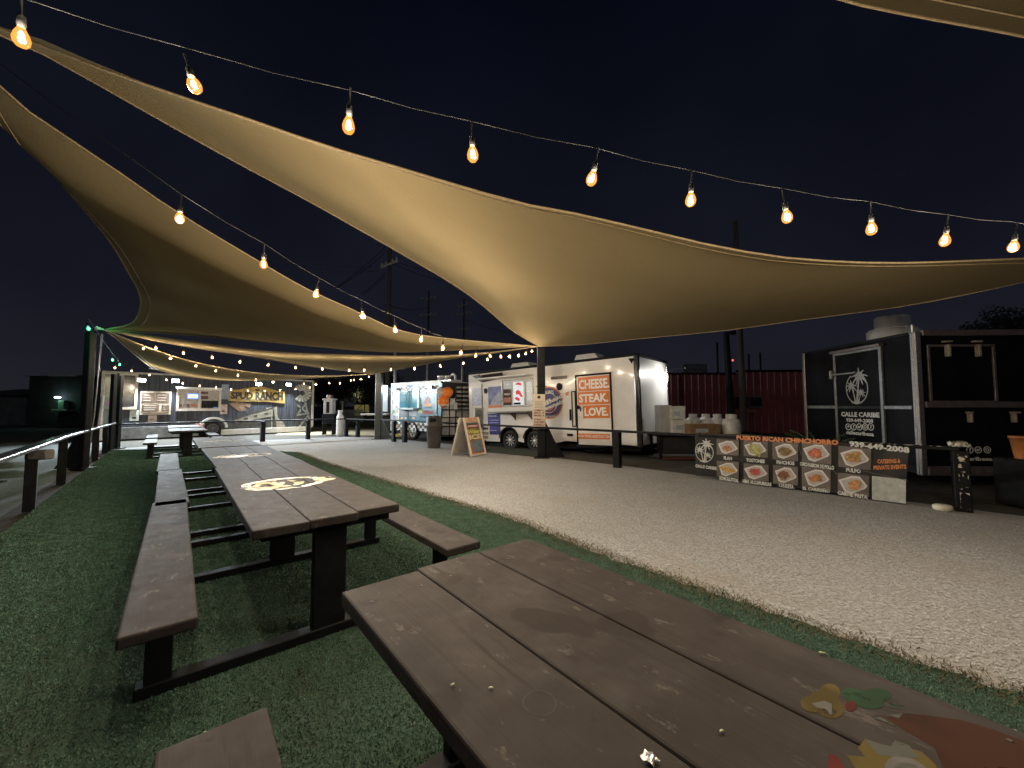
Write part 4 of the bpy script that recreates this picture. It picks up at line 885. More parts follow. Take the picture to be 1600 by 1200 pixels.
OR2 = mat('orange_logo', (.72, .26, .05), .4, nz=9, amt=.3); BLU2 = mat('blue_logo', (.05, .08, .30), .4, nz=9, amt=.3)
pxpoly(FT, tt, 'logo', [(662, 634), (662.5, 631), (668, 629.5), (673, 630), (675.5, 631.5), (675.5, 634), (669, 635.5)], OR2, .006)
pxpoly(FT, tt, 'logo', [(663, 629), (664.5, 624), (668, 620), (672, 622), (672, 625), (669, 629)], mat('red_brown_logo', (.5, .14, .07), .4, nz=9, amt=.3), .006)
pxpoly(FT, tt, 'logo', [(669.5, 629), (671, 626), (673.5, 627.5), (672.5, 629.8)], BLU2, .0075)
words(FT, tt, 'LATINOS', (662, 635.8, 675.5, 638.3), mat('navy_word', (.03, .05, .18), .5, nz=9, amt=.2), .006, .02)
pxpoly(FT, tt, 'painted_lamp_reflection', [(659, 611), (668, 611), (665, 617), (663, 614)], mat('lamp_reflection_white', (.75, .8, .85), .4, nz=8, amt=.15), .006)  # white shape painted on the wall as the lamp's reflection
words(FT, tt, 'ANIMALS', (660.5, 641, 677, 647.5), mat('red_word', (.50, .05, .06), .5, nz=9, amt=.2), .006, .03)
words(FT, tt, 'FOOD TRUCK', (656, 649.5, 668, 652.5), mat('navy_word', (.03, .05, .18)), .006, .02)
panel(FT, tt, 'corner_trim', (681.5, 611, 683.3, 652), mat('pale_blue_trim', (.42, .55, .6)), .03); panel(FT, tt, 'left_corner_trim', (611.6, 601, 613, 673), WHITEM, .03)
q = FT.at(643.5, 677)[0]; wheel(tt, q, .03, .345, .2, 6, WHITEM, WHITEM)
MB().ring(q, .36, .44, .42, .05, .0, .06, a0=0, a1=180).obj('wheel_arch', BLACK, tt)
def led(F, parent, px, py, power, w=.20, h=.10, y=-.12, name='floodlight', g=40):
    x, z = F.at(px, py, y); hd = MB().bev(x - w / 2, x + w / 2, y - .03, y + .05, z - h / 2, z + h / 2, .008); hd.box(x - .02, x + .02, y + .05, -.002, z - .02, z + .02)
    o = hd.obj(name, BLACK, parent); MB().bev(x - w / 2 + .01, x + w / 2 - .01, y - .036, y - .0305, z - h / 2 + .01, z + h / 2 - .01, .002).obj('led_panel', glow('led_white', (.82, .94, 1), g), o)
    lamp(power, COOL, (x, y - .08, z - .02), parent, .08, spot=154, aim=(0, -.74, -.67))
led(FT, tt, 617, 608, LED_W * .055, .24, .14); led(FT, tt, 672, 605, LED_W * .055, .24, .14)
# exhaust stack on the teal roof
for px, r, h in ((690, .17, .32), (700, .12, .30)):
    x = FT.at(px, 597, .8)[0]; MB().lathe([(r, 0), (r, h * .7), (r * 1.15, h * .72), (r * 1.15, h), (r * .6, h * 1.05)], 18, T=Matrix.Translation((x, .8, TT_))).obj('exhaust_stack', STEEL, tt)
x = FT.at(696, 600, .5)[0]; MB().bev(x - .30, x + .34, .5, 1.1, TT_ - .02, TT_ + .10, .01).obj('exhaust_curb', STEEL, tt)
x = FT.at(705, 597, .8)[0]; MB().tube([(x, .8, TT_ + .3), (x + .15, .8, TT_ + .36), (x + .25, .8, TT_ + .28), (x + .28, .8, TT_ - .2)], .05, 8).obj('vent_pipe', WHITEM, tt)

# black wire rack with steel drums beside the teal trailer
ro = D(690, 640, 15.55); ro.z = 0; FR = Face(tuple(ro), (.62, .12)); rk = thing('storage_rack', 'tall black metal rack with shelves, between the teal and white trailers', 'rack', M=FR.M)
RW = FR.at(734, 640)[0]; RT = FR.at(712, 598)[1]
mb = MB()
for x in (0, RW * .28, RW * .5, RW * .72, RW): mb.bev(x - .02, x + .02, 0, .04, 0.25, RT - (.0 if x > RW * .4 else .35), .004)
mb.obj('upright', BLACK, rk)
for k in range(6): z = RT - .06 - k * .165; MB().bev(RW * .5, RW, .0, .5, z - .05, z, .004).obj('shelf', BLACK, rk)
for z in (.30, .65, 1.0, 1.3): MB().bev(0, RW, -.01, .03, z - .02, z + .02, .004).obj('crossbar', BLACK, rk)
MB().box(.03, RW * .5, .06, .09, .28, 1.75).obj('grey_panel', mat('rack_grey_panel', (.20, .21, .22), .35, .5, nz=3, amt=.5), rk)
MB().box(RW * .5, RW, .5, .53, .28, RT - .1).obj('rack_back', mat('rack_back_grey', (.16, .165, .17), .4, .4, nz=6, amt=.5), rk)
for x in (RW * .39, RW * .61): MB().lathe([(.13, .30), (.14, .33), (.14, .95), (.12, .98), (.05, 1.0)], 16, T=Matrix.Translation((x, .22, 0))).obj('steel_drum', STEEL, rk)
panel(FR, rk, 'paper_notice', (709, 629, 714.5, 640), mat('pale_notice', (.5, .5, .48), .6, nz=20, amt=.4), .006, .02)

# ---------------------------------------------------------------- wooden trailer with the yellow sign board
FS = Face((-16.9, 16.35, 0), (.652, .758)); st_ = thing('food_trailer', 'long dark timber-clad food trailer with a yellow sign board', 'food trailer', M=FS.M)
ST_, SB = 2.85, .18; SL = FS.at(489, 640)[0]; SD = 2.5
def wood_board_mat():
    return mat('weathered_board', (.048, .052, .068), .75, nz=3.0, amt=.7, bump=.5, stretch=(6, 6, .5))
WB = wood_board_mat(); nb = 24; bw = SL / nb
bmesh_ = [MB().bev(.004, bw - .004, -.0, .03, .0, 1.0, .006).mesh('wall_board', WB)]
sx0, sx1 = FS.at(275, 625)[0], FS.at(344, 625)[0]
for i in range(nb):
    o = link('wall_board', bmesh_[0], st_, (i * bw, -.004 * (i % 3), SB)); o.scale = (1, 1, ST_ - SB + random.uniform(-.01, .0))
MB().box(0, SL, .032, .06, SB, ST_).obj('side_wall', mat('dark_wall_core', (.03, .03, .034), .8, nz=3, amt=.3), st_)
MB().box(0, SL, .06, SD, ST_ + .002, ST_ + .04).obj('roof', mat('dark_roof', (.03, .03, .03), .7, nz=4, amt=.3), st_); MB().box(0, SL, SD - .03, SD, SB, ST_).obj('far_wall', WB, st_)
en = MB().box(SL - .03, SL, .065, SD, SB + .3, ST_ - .05).obj('end_wall', mat('end_wall_boards', (.10, .10, .11), .7, nz=3, amt=.5, stretch=(6, 6, .5)), st_)
MB().box(0, .03, .065, SD, SB, ST_).obj('near_end_wall', WB, st_)
TR = mat('pale_corner_board', (.42, .38, .34), .6, nz=6, amt=.25)
MB().bev(SL - .10, SL + .02, -.05, -.012, SB + .1, ST_ + .02, .006).obj('corner_board', TR, st_); MB().bev(SL - .02, SL + .02, SD - .1, SD + .01, SB + .3, ST_, .006).obj('far_corner_board', TR, st_)
MB().bev(-.02, SL + .02, -.03, -.0125, ST_ - .02, ST_ + .06, .006).obj('fascia', TR, st_)
q = FS.rect(345, 668.5, 489, 676.5); MB().bev(q[0], SL - .11, -.05, -.013, q[1], q[3], .006).obj('skirt_board', mat('pale_skirt', (.55, .52, .47), .55, nz=5, amt=.2), st_)
q = FS.rect(185, 668, 310, 684); MB().bev(q[0], q[2], -.05, -.013, q[1], q[3] + .05, .006).obj('skirt_board', mat('grey_skirt', (.14, .14, .14), .6, nz=4, amt=.4), st_)
MB().box(.1, SL - .1, .25, SD - .2, .02, SB + .1).obj('chassis', BLACK, st_)
# end door with green light tinted into its pane, and dark window
frame(FS, st_, 'door_frame', (156, 581, 180, 688), TR, .10, .05, .012); panel(FS, st_, 'door', (158, 584, 178, 688), mat('door_dark_grey', (.10, .11, .11), .4, nz=4, amt=.4), .02, .012)
panel(FS, st_, 'door_pane', (162, 589, 174, 640), mat('green_lit_pane', (.10, .14, .12), .2, nz=2, amt=.5), .01, .033); pxpoly(FS, st_, 'purple_sticker', [(165, 634), (171, 625), (174.5, 624), (172, 631)], mat('purple_print', (.30, .04, .34), .4, nz=9, amt=.2), .045)
frame(FS, st_, 'window_frame', (185, 583, 215, 640), CREAM, .10, .06, .012); panel(FS, st_, 'window', (188, 587, 211, 638), mat('dim_window_glass', (.03, .032, .034), .12, nz=2, amt=.5), .012, .013)
# menu board
mbd = panel(FS, st_, 'menu_board', (218.5, 611.5, 267, 648), CREAM, .05, .012)
BRD = mat('brown_menu', (.13, .085, .06), .55, nz=9, amt=.5)
for r in ((221, 614, 241, 629), (242.5, 614, 264, 629), (221, 631.5, 248, 643), (252, 632, 264, 642), (222, 644, 263, 646.5)): 
    p = panel(FS, mbd, 'menu_panel', r, BRD, .01, .063)
    x0, z0, x1, z1 = FS.rect(*r)
    for k in range(3):
        if z1 - z0 > .2: zz = z0 + (k + .6) * (z1 - z0) / 3.6; MB().box(x0 + .06, x1 - .08 - .1 * random.random(), -.078, -.0735, zz, zz + .045).obj('text_line', mat('pale_menu_print', (.40, .32, .25), .6, nz=40, amt=.6), p)
# serving window
WCR = mat('cream_window_frame', (.58, .50, .44), .5, nz=7, amt=.2)
frame(FS, st_, 'serving_window_frame', (275, 606.5, 345, 642), WCR, .10, .08, .012)
p = panel(FS, st_, 'serving_window', (277, 609, 343, 640), mat('lit_window_interior', (.32, .28, .25), .5, nz=6, amt=.5, emit=(1, .85, .7), estr=.05), .01, .012)
panel(FS, p, 'window_mullion', (310, 609, 313, 640), WCR, .05, .022)
panel(FS, p, 'dark_opening', (314.5, 626, 340.5, 637.5), GLASSD, .01, .022); 
for r in ((314, 612, 325, 616), (314, 618.5, 325, 624)): panel(FS, p, 'round_sign', r, mat('brown_round_sign', (.10, .055, .035), .6, nz=9, amt=.3), .01, .022, b=.004)
panel(FS, p, 'paper_list', (326, 613, 339, 623), mat('paper_list', (.36, .33, .30), .6, nz=30, amt=.4), .008, .022)
for k, (x, c) in enumerate(((282, (.10, .06, .07)), (288, (.2, .15, .12)), (294, (.12, .06, .05)), (300, (.34, .12, .05)), (305, (.38, .15, .06)))): panel(FS, p, 'snack_packet', (x - 2.4, 631, x + 2.4, 636 - (k % 2)), mat('snack_%d' % k, c, .5, nz=25, amt=.5), .02, .022)
op = panel(FS, p, 'open_sign', (292, 615, 310, 623.3), mat('sign_blue_frame', (.05, .10, .40), .4, nz=9, amt=.1, emit=(.15, .35, 1), estr=1.2), .02, .022)
panel(FS, op, 'sign_field', (293.5, 616.3, 308.7, 622), mat('sign_pale_field', (.6, .6, .5), .5, nz=12, amt=.1, emit=(.75, .9, .75), estr=.75), .006, .042)
words(FS, op, 'OPEN', (295, 617.3, 307.3, 621.2), glow('open_letters', (1, .85, .2), 1.6), .052, .03)
panel(FS, p, 'blue_label', (333, 636, 342, 639.3), mat('blue_label', (.2, .32, .75), .4, nz=20, amt=.3), .02, .03)
q = FS.rect(274, 605.5, 346, 608); MB().bev(q[0], q[2], -.20, -.013, q[1], q[3], .006).obj('window_hood', WHITEM, st_)
panel(FS, st_, 'vertical_chute', (345.5, 600.5, 357, 624), mat('blue_grey_board', (.20, .24, .30), .5, nz=3, amt=.3), .06, .012)
for r, m_ in (((202.5, 641, 217, 657.5), mat('white_flyer', (.45, .47, .44), .6, nz=14, amt=.35)), ((231, 649, 245, 659.5), mat('pinkish_flyer', (.50, .40, .38), .6, nz=12, amt=.35)), ((343.5, 632, 355, 647), mat('pale_pink_flyer', (.46, .34, .28), .6, nz=12, amt=.4))):
    p = panel(FS, st_, 'flyer', r, m_, .006, .012); a, b_, c_, d_ = r; panel(FS, p, 'flyer_picture', (a + 3.5, b_ + (d_ - b_) * .62, c_ - 4, d_ - 3), LETK, .002, .0185, b=.0005)
# sign board with arched top
SIGN = mat('mustard_sign_board', (.46, .30, .085), .55, nz=5, amt=.3)
sg = pxpoly(FS, st_, 'sign_board', [(356.5, 626), (356.5, 609), (372, 609), (384, 606.5), (396, 604.5), (404, 604), (414, 605), (424, 608), (434, 611), (444.5, 612), (444.5, 630.5), (430, 629), (415, 627.5), (395, 627), (375, 627.5)], SIGN, .02, .03)
words(FS, sg, 'SPUD', (360, 612.5, 395, 623.8), LETK, .054, .05); words(FS, sg, 'RANCH', (398.5, 612.5, 441.5, 625.5), LETK, .054, .05)
words(FS, sg, 'THE LOADED BAKED POTATO', (370, 624, 432, 626), LETK, .054, .01)
pxpoly(FS, sg, 'sign_badge', [(398, 608.3), (406, 608.3), (404.5, 610.5), (402, 612), (399.5, 610.5)], LETK, .0515)
# mural: leaning barn, windmill
MUR1 = mat('mural_tan', (.27, .25, .20), .7, nz=7, amt=.35); MUR2 = mat('mural_shadow', (.055, .05, .042), .8, nz=7, amt=.4); MUR3 = mat('mural_brown', (.26, .16, .10), .7, nz=5, amt=.5)
mu = pxpoly(FS, st_, 'mural', [(345, 671), (345, 666), (366, 661.5), (400, 656), (424, 653), (432, 662), (433, 671)], MUR2, .0125, .003)
pxpoly(FS, mu, 'barn_wall', [(367, 660.5), (366, 655.5), (393, 646), (412, 637.5), (426, 636), (426.5, 650), (398, 655.5)], MUR1, .016)
pxpoly(FS, mu, 'barn_roof', [(362, 654.2), (391, 644), (411, 637), (411, 635.8), (415.5, 635.8), (416, 639.5), (428, 635.5), (432, 635), (425, 639), (415, 642), (392, 648), (367, 656)], MUR2, .019)
pxpoly(FS, mu, 'barn_gable', [(427, 637), (432.5, 635), (433.5, 652), (443, 661), (446, 668), (460, 666), (470, 669.5), (432.5, 670)], MUR1, .019)
pxpoly(FS, mu, 'barn_beam', [(423.3, 641), (425.3, 641), (425.3, 670), (423.3, 670)], MUR1, .022)
for k, (px, py) in enumerate(((384, 654), (399, 650), (416, 646.5))): pxpoly(FS, mu, 'barn_window', [(px - 3, py + 2), (px - 3, py - 1), (px + 3, py - 2), (px + 3, py + 1)], MUR2, .022)
pxpoly(FS, mu, 'painted_brush', [(357, 630), (372, 628), (380, 633), (385, 641), (374, 643), (364, 636)], MUR3, .0125)
pxpoly(FS, mu, 'painted_brush', [(372, 629), (392, 631), (390, 637), (380, 634)], MUR3, .0160)
for k in range(13):
    a = math.radians(-130 + k * 22); cx_, cz_ = FS.at(472, 614); r0, r1 = .14, .50; w0, w1 = .025, .07; ca, sa = math.cos(a), math.sin(a)
    MB().poly([(cx_ + r0 * ca - w0 * sa, cz_ + r0 * sa + w0 * ca), (cx_ + r1 * ca - w1 * sa, cz_ + r1 * sa + w1 * ca), (cx_ + r1 * ca + w1 * sa, cz_ + r1 * sa - w1 * ca), (cx_ + r0 * ca + w0 * sa, cz_ + r0 * sa - w0 * ca)], -.013, .012).obj('windmill_vane', mat('pale_vane', (.42, .41, .36), .6, nz=9, amt=.3), mu)
tw = mu
def bar(p, q, w, m): 
    a, b = Vector((*FS.at(*p), 0)), Vector((*FS.at(*q), 0)); d = (b - a).normalized(); n = Vector((-d.y, d.x, 0)) * w
    MB().poly([(a + n)[:2], (b + n)[:2], (b - n)[:2], (a - n)[:2]], -.013 - .004 * random.random(), .02).obj('tower_bar', m, mu)
TWM = mat('tower_grey', (.20, .195, .18), .6, nz=8, amt=.4)
for p, q in (((463, 628), (464, 669)), ((476, 626), (486, 669)), ((463, 632), (480, 645)), ((478, 630), (464, 648)), ((463, 649), (483, 645)), ((465, 651), (482, 668)), ((482, 648), (467, 667)), ((470, 627), (472, 669))): bar(p, q, .045, TWM if q[1] < 650 or p[0] > 475 else MUR2)
pxpoly(FS, mu, 'orange_blossom', [(473, 604), (478, 602), (486, 604), (484, 609), (477, 608)], mat('orange_brown_print', (.42, .17, .06), .6, nz=9, amt=.4), .0125)
# decals on the end wall
for k, (px, z) in enumerate(((495.5, 1.95), (499, 1.85), (503.5, 2.1), (504, 1.9))):
    yv = .5 + k * .45; T = Matrix.Translation((SL + .012, yv, z)) @ Matrix.Rotation(random.random(), 4, 'X'); MB().bev(-.004, .004, -.14, .14, -.25, .25, .003, T).obj('leaf_decal', mat('pale_green_decal', (.40, .46, .28), .6, nz=9, amt=.3), st_)
for px, py in ((221, 594), (274, 595), (404, 600), (451, 601)): led(FS, st_, px, py, LED_W * 1.7, .28, .15, -.16)
cwx = FS.at(332, 679)[0]; wheel(st_, cwx, -.02, .36, .2, 8, mat('grey_rim', (.16, .16, .17), .5, .3, nz=6, amt=.3), mat('grey_rim', (.16, .16, .17)))
MB().ring(cwx, .40, .56, .52, .10, -.012, .20, a0=0, a1=180).obj('fender', WHITEM, st_); 
q = FS.rect(304, 662, 318, 668); MB().bev(q[0], q[2], -.20, -.02, q[1], q[3], .01).obj('fender_skirt', mat('salmon_paint', (.48, .18, .13), .5, nz=6, amt=.2), st_)

# ================================================================== BANNER ON THE RAIL
b0, b1 = G(1087, 742), G(1417, 786)
b0.z = b1.z = 0; nb_ = Vector((b1 - b0)); nrm = Vector((nb_.y, -nb_.x, 0)).normalized()
_d = (rp_[3] - rp_[2]).normalized(); nrm = Vector((_d.y, -_d.x, 0)).normalized()
FBn = Face(tuple(rp_[2] + _d * 1.7 + nrm * .105), tuple(_d[:2]))
bn = thing('menu_banner', 'black vinyl menu banner with food pictures hung on the right rail', 'banner', M=FBn.M)
def bz(px, py): return FBn.at(px, py)
BAN = mat('black_vinyl', (.014, .013, .014), .38, nz=3, amt=.5, bump=.1)
top = [bz(*p) for p in ((1085, 679), (1150, 678), (1220, 683), (1300, 690), (1360, 695), (1420, 700))]; bot = [bz(*p) for p in ((1087, 743), (1140, 748), (1220, 760), (1300, 769), (1360, 777), (1414, 787))]
mb = MB()
vs = []; NN = 60; MM = 8
def lerp_list(L, t):
    k = min(len(L) - 2, int(t * (len(L) - 1))); f = t * (len(L) - 1) - k; return (L[k][0] + (L[k + 1][0] - L[k][0]) * f, L[k][1] + (L[k + 1][1] - L[k][1]) * f)
for i in range(NN + 1):
    t = i / NN; a, b = lerp_list(top, t), lerp_list(bot, t)
    for j in range(MM + 1):
        s = j / MM; vs.append((a[0] + (b[0] - a[0]) * s, .022 + .018 * math.sin(9 * t + 2.2 * s) * math.sin(3.1 * s + 1) + .006 * math.sin(31 * t), a[1] + (b[1] - a[1]) * s))
mb.add(vs, [(i * (MM + 1) + j, i * (MM + 1) + j + 1, (i + 1) * (MM + 1) + j + 1, (i + 1) * (MM + 1) + j) for i in range(NN) for j in range(MM)], True); mb.obj('sheet', BAN, bn)
def bquad(name, x0, yl0, yl1, x1, yr0, yr1, m, off, parent): return pxpoly(FBn, parent, name, [(x0, yl1), (x1, yr1), (x1, yr0), (x0, yl0)], m, off, .0015)
PHOTO = mat('photo_table_brown', (.13, .11, .10), .4, nz=3, amt=.35); PLATE = mat('white_square_plate', (.62, .60, .60), .3, nz=6, amt=.1)
items = [((1120, 1154.5, 687, 711), (.45, .14, .06), (1137, 700, 8.5, 6), 0), ((1162, 1199.5, 689, 714), (.35, .33, .12), (1180, 702, 11, 9), 1), ((1207, 1247, 691, 719), (.16, .10, .05), (1227, 705, 12, 9), 2), ((1253, 1299, 692, 724), (.38, .20, .09), (1274, 708, 13, 9), 3), ((1310, 1361, 699, 732), (.42, .25, .09), (1333, 714, 15, 10), 4),
         ((1120, 1154.5, 721, 746), (.48, .28, .06), (1137, 733, 9.5, 8), 5), ((1162, 1201, 725, 751), (.32, .12, .06), (1181, 737, 11, 8), 6), ((1208, 1247, 728, 757), (.30, .13, .06), (1226, 742, 11, 9), 7), ((1253, 1298, 731, 763), (.40, .17, .08), (1275, 747, 14, 8), 8), ((1309, 1358, 741, 774), (.36, .30, .17), (1335, 758, 14, 9), 9)]
for (x0, x1, yt, yb), col, (cx, cy, rx, ry), k in items:
    sl = .06 + .02 * (k % 5) * .6; dy = (x1 - x0) * sl
    p = bquad('photo_panel', x0, yt - dy / 2, yb - dy / 2, x1, yt + dy / 2, yb + dy / 2, PHOTO, .004, bn)
    w, h = (x1 - x0) * .46, (yb - yt) * .43; ccx, ccy = (x0 + x1) / 2, (yt + yb) / 2; jx = .1 * math.sin(k * 2.3)
    pl = [(ccx - w * (.95 + jx), ccy - h * .55), (ccx - w * .1, ccy - h * .98), (ccx + w * .45, ccy - h * .9), (ccx + w * .98, ccy + h * .15), (ccx + w * .85, ccy + h * .4), (ccx - w * .15, ccy + h * .98), (ccx - w * .6, ccy + h * .75)]
    pxpoly(FBn, p, 'plate', pl, PLATE, .0065, .0015)
    pxpoly(FBn, p, 'plate_well', [(ccx + (x - ccx) * .82, ccy + (y - ccy) * .82) for x, y in pl], mat('plate_well_grey', (.42, .39, .38), .4, nz=5, amt=.15), .009, .0015)
    fm = mat('banner_food_%d' % k, col, .5, nz=26, amt=.55); rr_ = random.Random(k)
    if k in (1, 5):
        for q in range(4): pxpoly(FBn, p, 'food', blob(cx - rx * .55 + q * rx * .38, cy - ry * .3 + q * ry * .24, rx * (.24 if k == 1 else .8), ry * (.95 if k == 1 else .24), 0, 12), fm, .0115 + .002 * q, .0015)
    else:
        for q in range(4):
            c2_ = tuple(min(1, max(.01, v * rr_.uniform(.55, 1.45))) for v in col)
            pxpoly(FBn, p, 'food', [(cx + rr_.uniform(-.35, .35) * rx + rx * .74 * math.cos(a) * rr_.uniform(.7, 1.1), cy + rr_.uniform(-.3, .3) * ry + ry * .74 * math.sin(a) * rr_.uniform(.7, 1.1)) for a in [i * .63 for i in range(10)]][:10], mat('banner_food_%d_%d' % (k, q), c2_, .5, nz=30, amt=.5), .0115 + .002 * q, .0015)
def bwords(s, x0, yl, x1, yr, h, m=LETG, b=.03):
    a, c = bz(x0, yl), bz(x1, yr); hh = h / FPX * (EYEV - (FBn.M @ Vector((a[0], 0, a[1])))).length * .92
    return lettering(s, a[0], (a[1] + c[1]) / 2 - hh / 2, c[0], (a[1] + c[1]) / 2 + hh / 2, -.006, m, bn, b, tilt=(c[1] - a[1]) / (c[0] - a[0]))
bwords('PUERTO RICAN CHINCHORRO', 1151, 683.5, 1310, 691.5, 6.5, LETO, .05)
bwords('939-649-2008', 1327, 693, 1421, 703.5, 7.5, LETG, .05)
for s, x0, yl, x1, yr in (('FLAN', 1131, 715.5, 1144, 716.5), ('TOSTONES', 1166, 718.5, 1195, 721), ('PINCHOS', 1213.5, 722, 1241.5, 724), ('CHICHARRON DE POLLO', 1250, 724.5, 1303.5, 731), ('PULPO', 1322, 734, 1345, 736.5),
                          ('SORULLITOS', 1124, 746.5, 1154, 751), ('MINI ALCAPURRIAS', 1160.5, 751.5, 1205.5, 757), ('CHULETA', 1217, 757.5, 1240.5, 761), ('EL CARIBEÑO', 1254.5, 762, 1297, 767), ('CARNE FRITA', 1309, 769.5, 1356, 777)):
    bwords(s, x0, yl, x1, yr, 5.2, LETG, .05)
bwords('CATERING &', 1371, 721, 1407, 720, 5.2, LETO, .04); bwords('PRIVATE EVENTS', 1365, 731, 1416, 729, 5.2, LETO, .04); bwords('CALLE CARIBE', 1087, 727.5, 1120, 732, 4.6, LETG, .04)
c = bz(1100.5, 706); palm_emblem(FBn, bn, c[0], c[1], bz(1115, 706)[0] - c[0], c[1] - bz(1100.5, 722)[1], mat('pale_emblem', (.50, .50, .48), .5, nz=14, amt=.2), -.004)
bquad('blank_white_square', 1362.5, 743.5, 780, 1415.5, 749, 787, mat('greyish_white_print', (.40, .42, .40), .5, nz=9, amt=.25), .004, bn)
for p, q in (((1246, 690), (1253, 712)), ((1253, 700), (1256, 712)), ((1300, 733), (1308, 742)), ((1345, 735), (1365, 740)), ((1365, 740), (1418, 751))):
    a, c = bz(*p), bz(*q); MB().tube([(a[0], -.004, a[1]), ((a[0] + c[0]) / 2, -.010, (a[1] + c[1]) / 2 + .01), (c[0], -.004, c[1])], .006, 5).obj('crease', mat('vinyl_crease', (.10, .10, .11), .3, nz=9, amt=.3), bn)
for px, py in ((1092, 680), (1190, 680), (1300, 690), (1412, 699)):
    x, z = bz(px, py); MB().tube([(x, -.01, z - .03), (x, .05, z + .05)], .008, 5).obj('cable_tie', WIREM, bn)

# ================================================================== LOOSE THINGS ON THE LOT
def at_ground(px, py): p = G(px, py); p.z = 0; return p
# bin
p = at_ground(678, 699.5); tb = thing('trash_can', 'tall grey round trash can with lid, tied with balloons', 'trash can', loc=p)
BIN = mat('grey_bin_plastic', (.075, .068, .062), .5, nz=4, amt=.25)
MB().lathe([(.215, 0), (.225, .02), (.265, .74), (.285, .75), (.285, .80), (.262, .81)], 26).obj('body', BIN, tb)
MB().lathe([(.29, .79), (.295, .84), (.275, .86), (.255, 1.06), (.22, 1.10), (.02, 1.12)], 26).obj('lid', mat('dark_bin_lid', (.055, .05, .047), .45, nz=4, amt=.25), tb)
MB().bev(-.11, .11, -.275, -.235, .90, 1.03, .01).obj('lid_opening', GLASSD, tb)
# balloons
OB = mat('orange_balloon', (.75, .20, .03), .14, nz=2, amt=.06, coat=.5); GB = mat('pale_grey_balloon', (.45, .44, .47), .16, nz=2, amt=.06, coat=.5)
for (px, py, r, m, lb) in ((690, 614, 9.0, GB, 'pale grey balloon left of the two orange ones above the bin'), (699.5, 613, 8.6, OB, 'upper orange balloon beside the grey one'), (692.5, 627.5, 9.0, OB, 'lower orange balloon with pale rim hanging beneath the other two')):
    c = D(px, py, 13.9 + (.15 if m is GB else 0)); R = r / FPX * 13.9; t = thing('balloon', lb, 'balloon', loc=c, group='balloons tied over the bin')
    MB().lathe([(.012, -R * 1.1), (.02, -R * 1.06), (R * .45, -R * .9), (R * .8, -R * .55), (R, .0), (R * .92, R * .4), (R * .62, R * .78), (R * .25, R * .97), (.004, R)], 24).obj('skin', m, t)
    MB().lathe([(.005, -R * 1.09), (.022, -R * 1.13), (.016, -R * 1.16)], 10).obj('knot', m, t)
    if py > 620: MB().lathe([(R * .70, -R * .74), (R * .86, -R * .60), (R * .90, -R * .52), (R * .84, -R * .55)], 24).obj('pale_rim', mat('pale_balloon_rim', (.7, .62, .55), .3, nz=5, amt=.1), t)
    e = p + Vector((.0, .0, 1.12)); MB().tube([(0, 0, -R * 1.15), ((e - c) * .5 + Vector((.02, 0, 0))), e - c], .004, 5).obj('ribbon', WIREM, t)
# A-frame board
a0, a1, aB = at_ground(734.5, 714), at_ground(757.5, 709.5), at_ground(709.5, 711)
FA = Face(tuple(a0), tuple((a1 - a0)[:2])); af = thing('sandwich_board', 'white A-frame sandwich board advertising water ice in front of the white trailer', 'sandwich board', M=FA.M)
aw_ = (a1 - a0).length; ah = 1.10; dp = .62
def slab(m, name, front=True, x0=0, x1=aw_, s0=0.0, s1=1.0, th=.035, off=0.0):
    sgn = 1 if front else -1; yb = 0 if front else dp; L = math.hypot(dp / 2 - .02, ah); ang = math.atan2(dp / 2 - .02, ah)
    T = Matrix.Translation((0, yb, 0)) @ Matrix.Rotation(-sgn * ang, 4, 'X')
    return MB().bev(x0, x1, -off - th if front else off, -off if front else th + off, L * s0, L * s1, .004, T).obj(name, m, af)
WFR = mat('white_wood_frame', (.66, .58, .50), .5, nz=7, amt=.12)
slab(mat('board_back_plywood', (.40, .37, .34), .6, nz=4, amt=.2), 'rear_board', False); slab(mat('board_back_plywood', (.40, .37, .34)), 'front_board', True)
slab(WFR, 'frame_side', True, -.01, .05, 0, 1, .03, .036); slab(WFR, 'frame_side', True, aw_ - .05, aw_ + .01, 0, 1, .03, .036); slab(WFR, 'frame_bottom', True, .05, aw_ - .05, 0, .05, .028, .036); slab(WFR, 'frame_side', False, -.01, .05, 0, 1, .03, .036)
slab(mat('ice_header_grey', (.09, .095, .10), .4, nz=4, amt=.3), 'poster_header', True, .055, aw_ - .055, .72, .86, .004, .037)
slab(mat('ice_olive', (.20, .15, .035), .4, nz=3, amt=.35), 'poster_middle', True, .055, aw_ - .055, .40, .718, .004, .037)
slab(mat('ice_orange', (.42, .15, .03), .4, nz=2.5, amt=.4), 'poster_lower', True, .055, aw_ - .055, .055, .398, .004, .037)
slab(mat('salmon_topper', (.60, .34, .22), .5, nz=14, amt=.4), 'topper', True, .08, aw_ - .02, .88, 1.0, .004, .037)
slab(mat('red_label', (.45, .03, .025), .4, nz=9, amt=.2), 'red_label', True, .09, aw_ - .09, .735, .80, .004, .042)
slab(mat('ice_cup_blue', (.13, .17, .23), .3, nz=6, amt=.4), 'cup_picture', True, .16, aw_ - .12, .09, .39, .004, .042)
def slab_text(s, x0, x1, s0, s1, m, b=.03):
    L = math.hypot(dp / 2 - .02, ah); ang = math.atan2(dp / 2 - .02, ah); o = lettering(s, x0, L * s0, x1, L * s1, -.047, m, af, b); o.rotation_euler = (-ang, 0, 0); return o
slab_text('SWEET', .13, aw_ - .13, .748, .788, LETW); slab_text('Water', .085, aw_ - .08, .57, .68, mat('yellow_word', (.62, .60, .18), .5, nz=9, amt=.2)); slab_text('ICE', .10, aw_ - .07, .42, .55, mat('cream_word', (.70, .62, .42), .5, nz=9, amt=.2), .045)
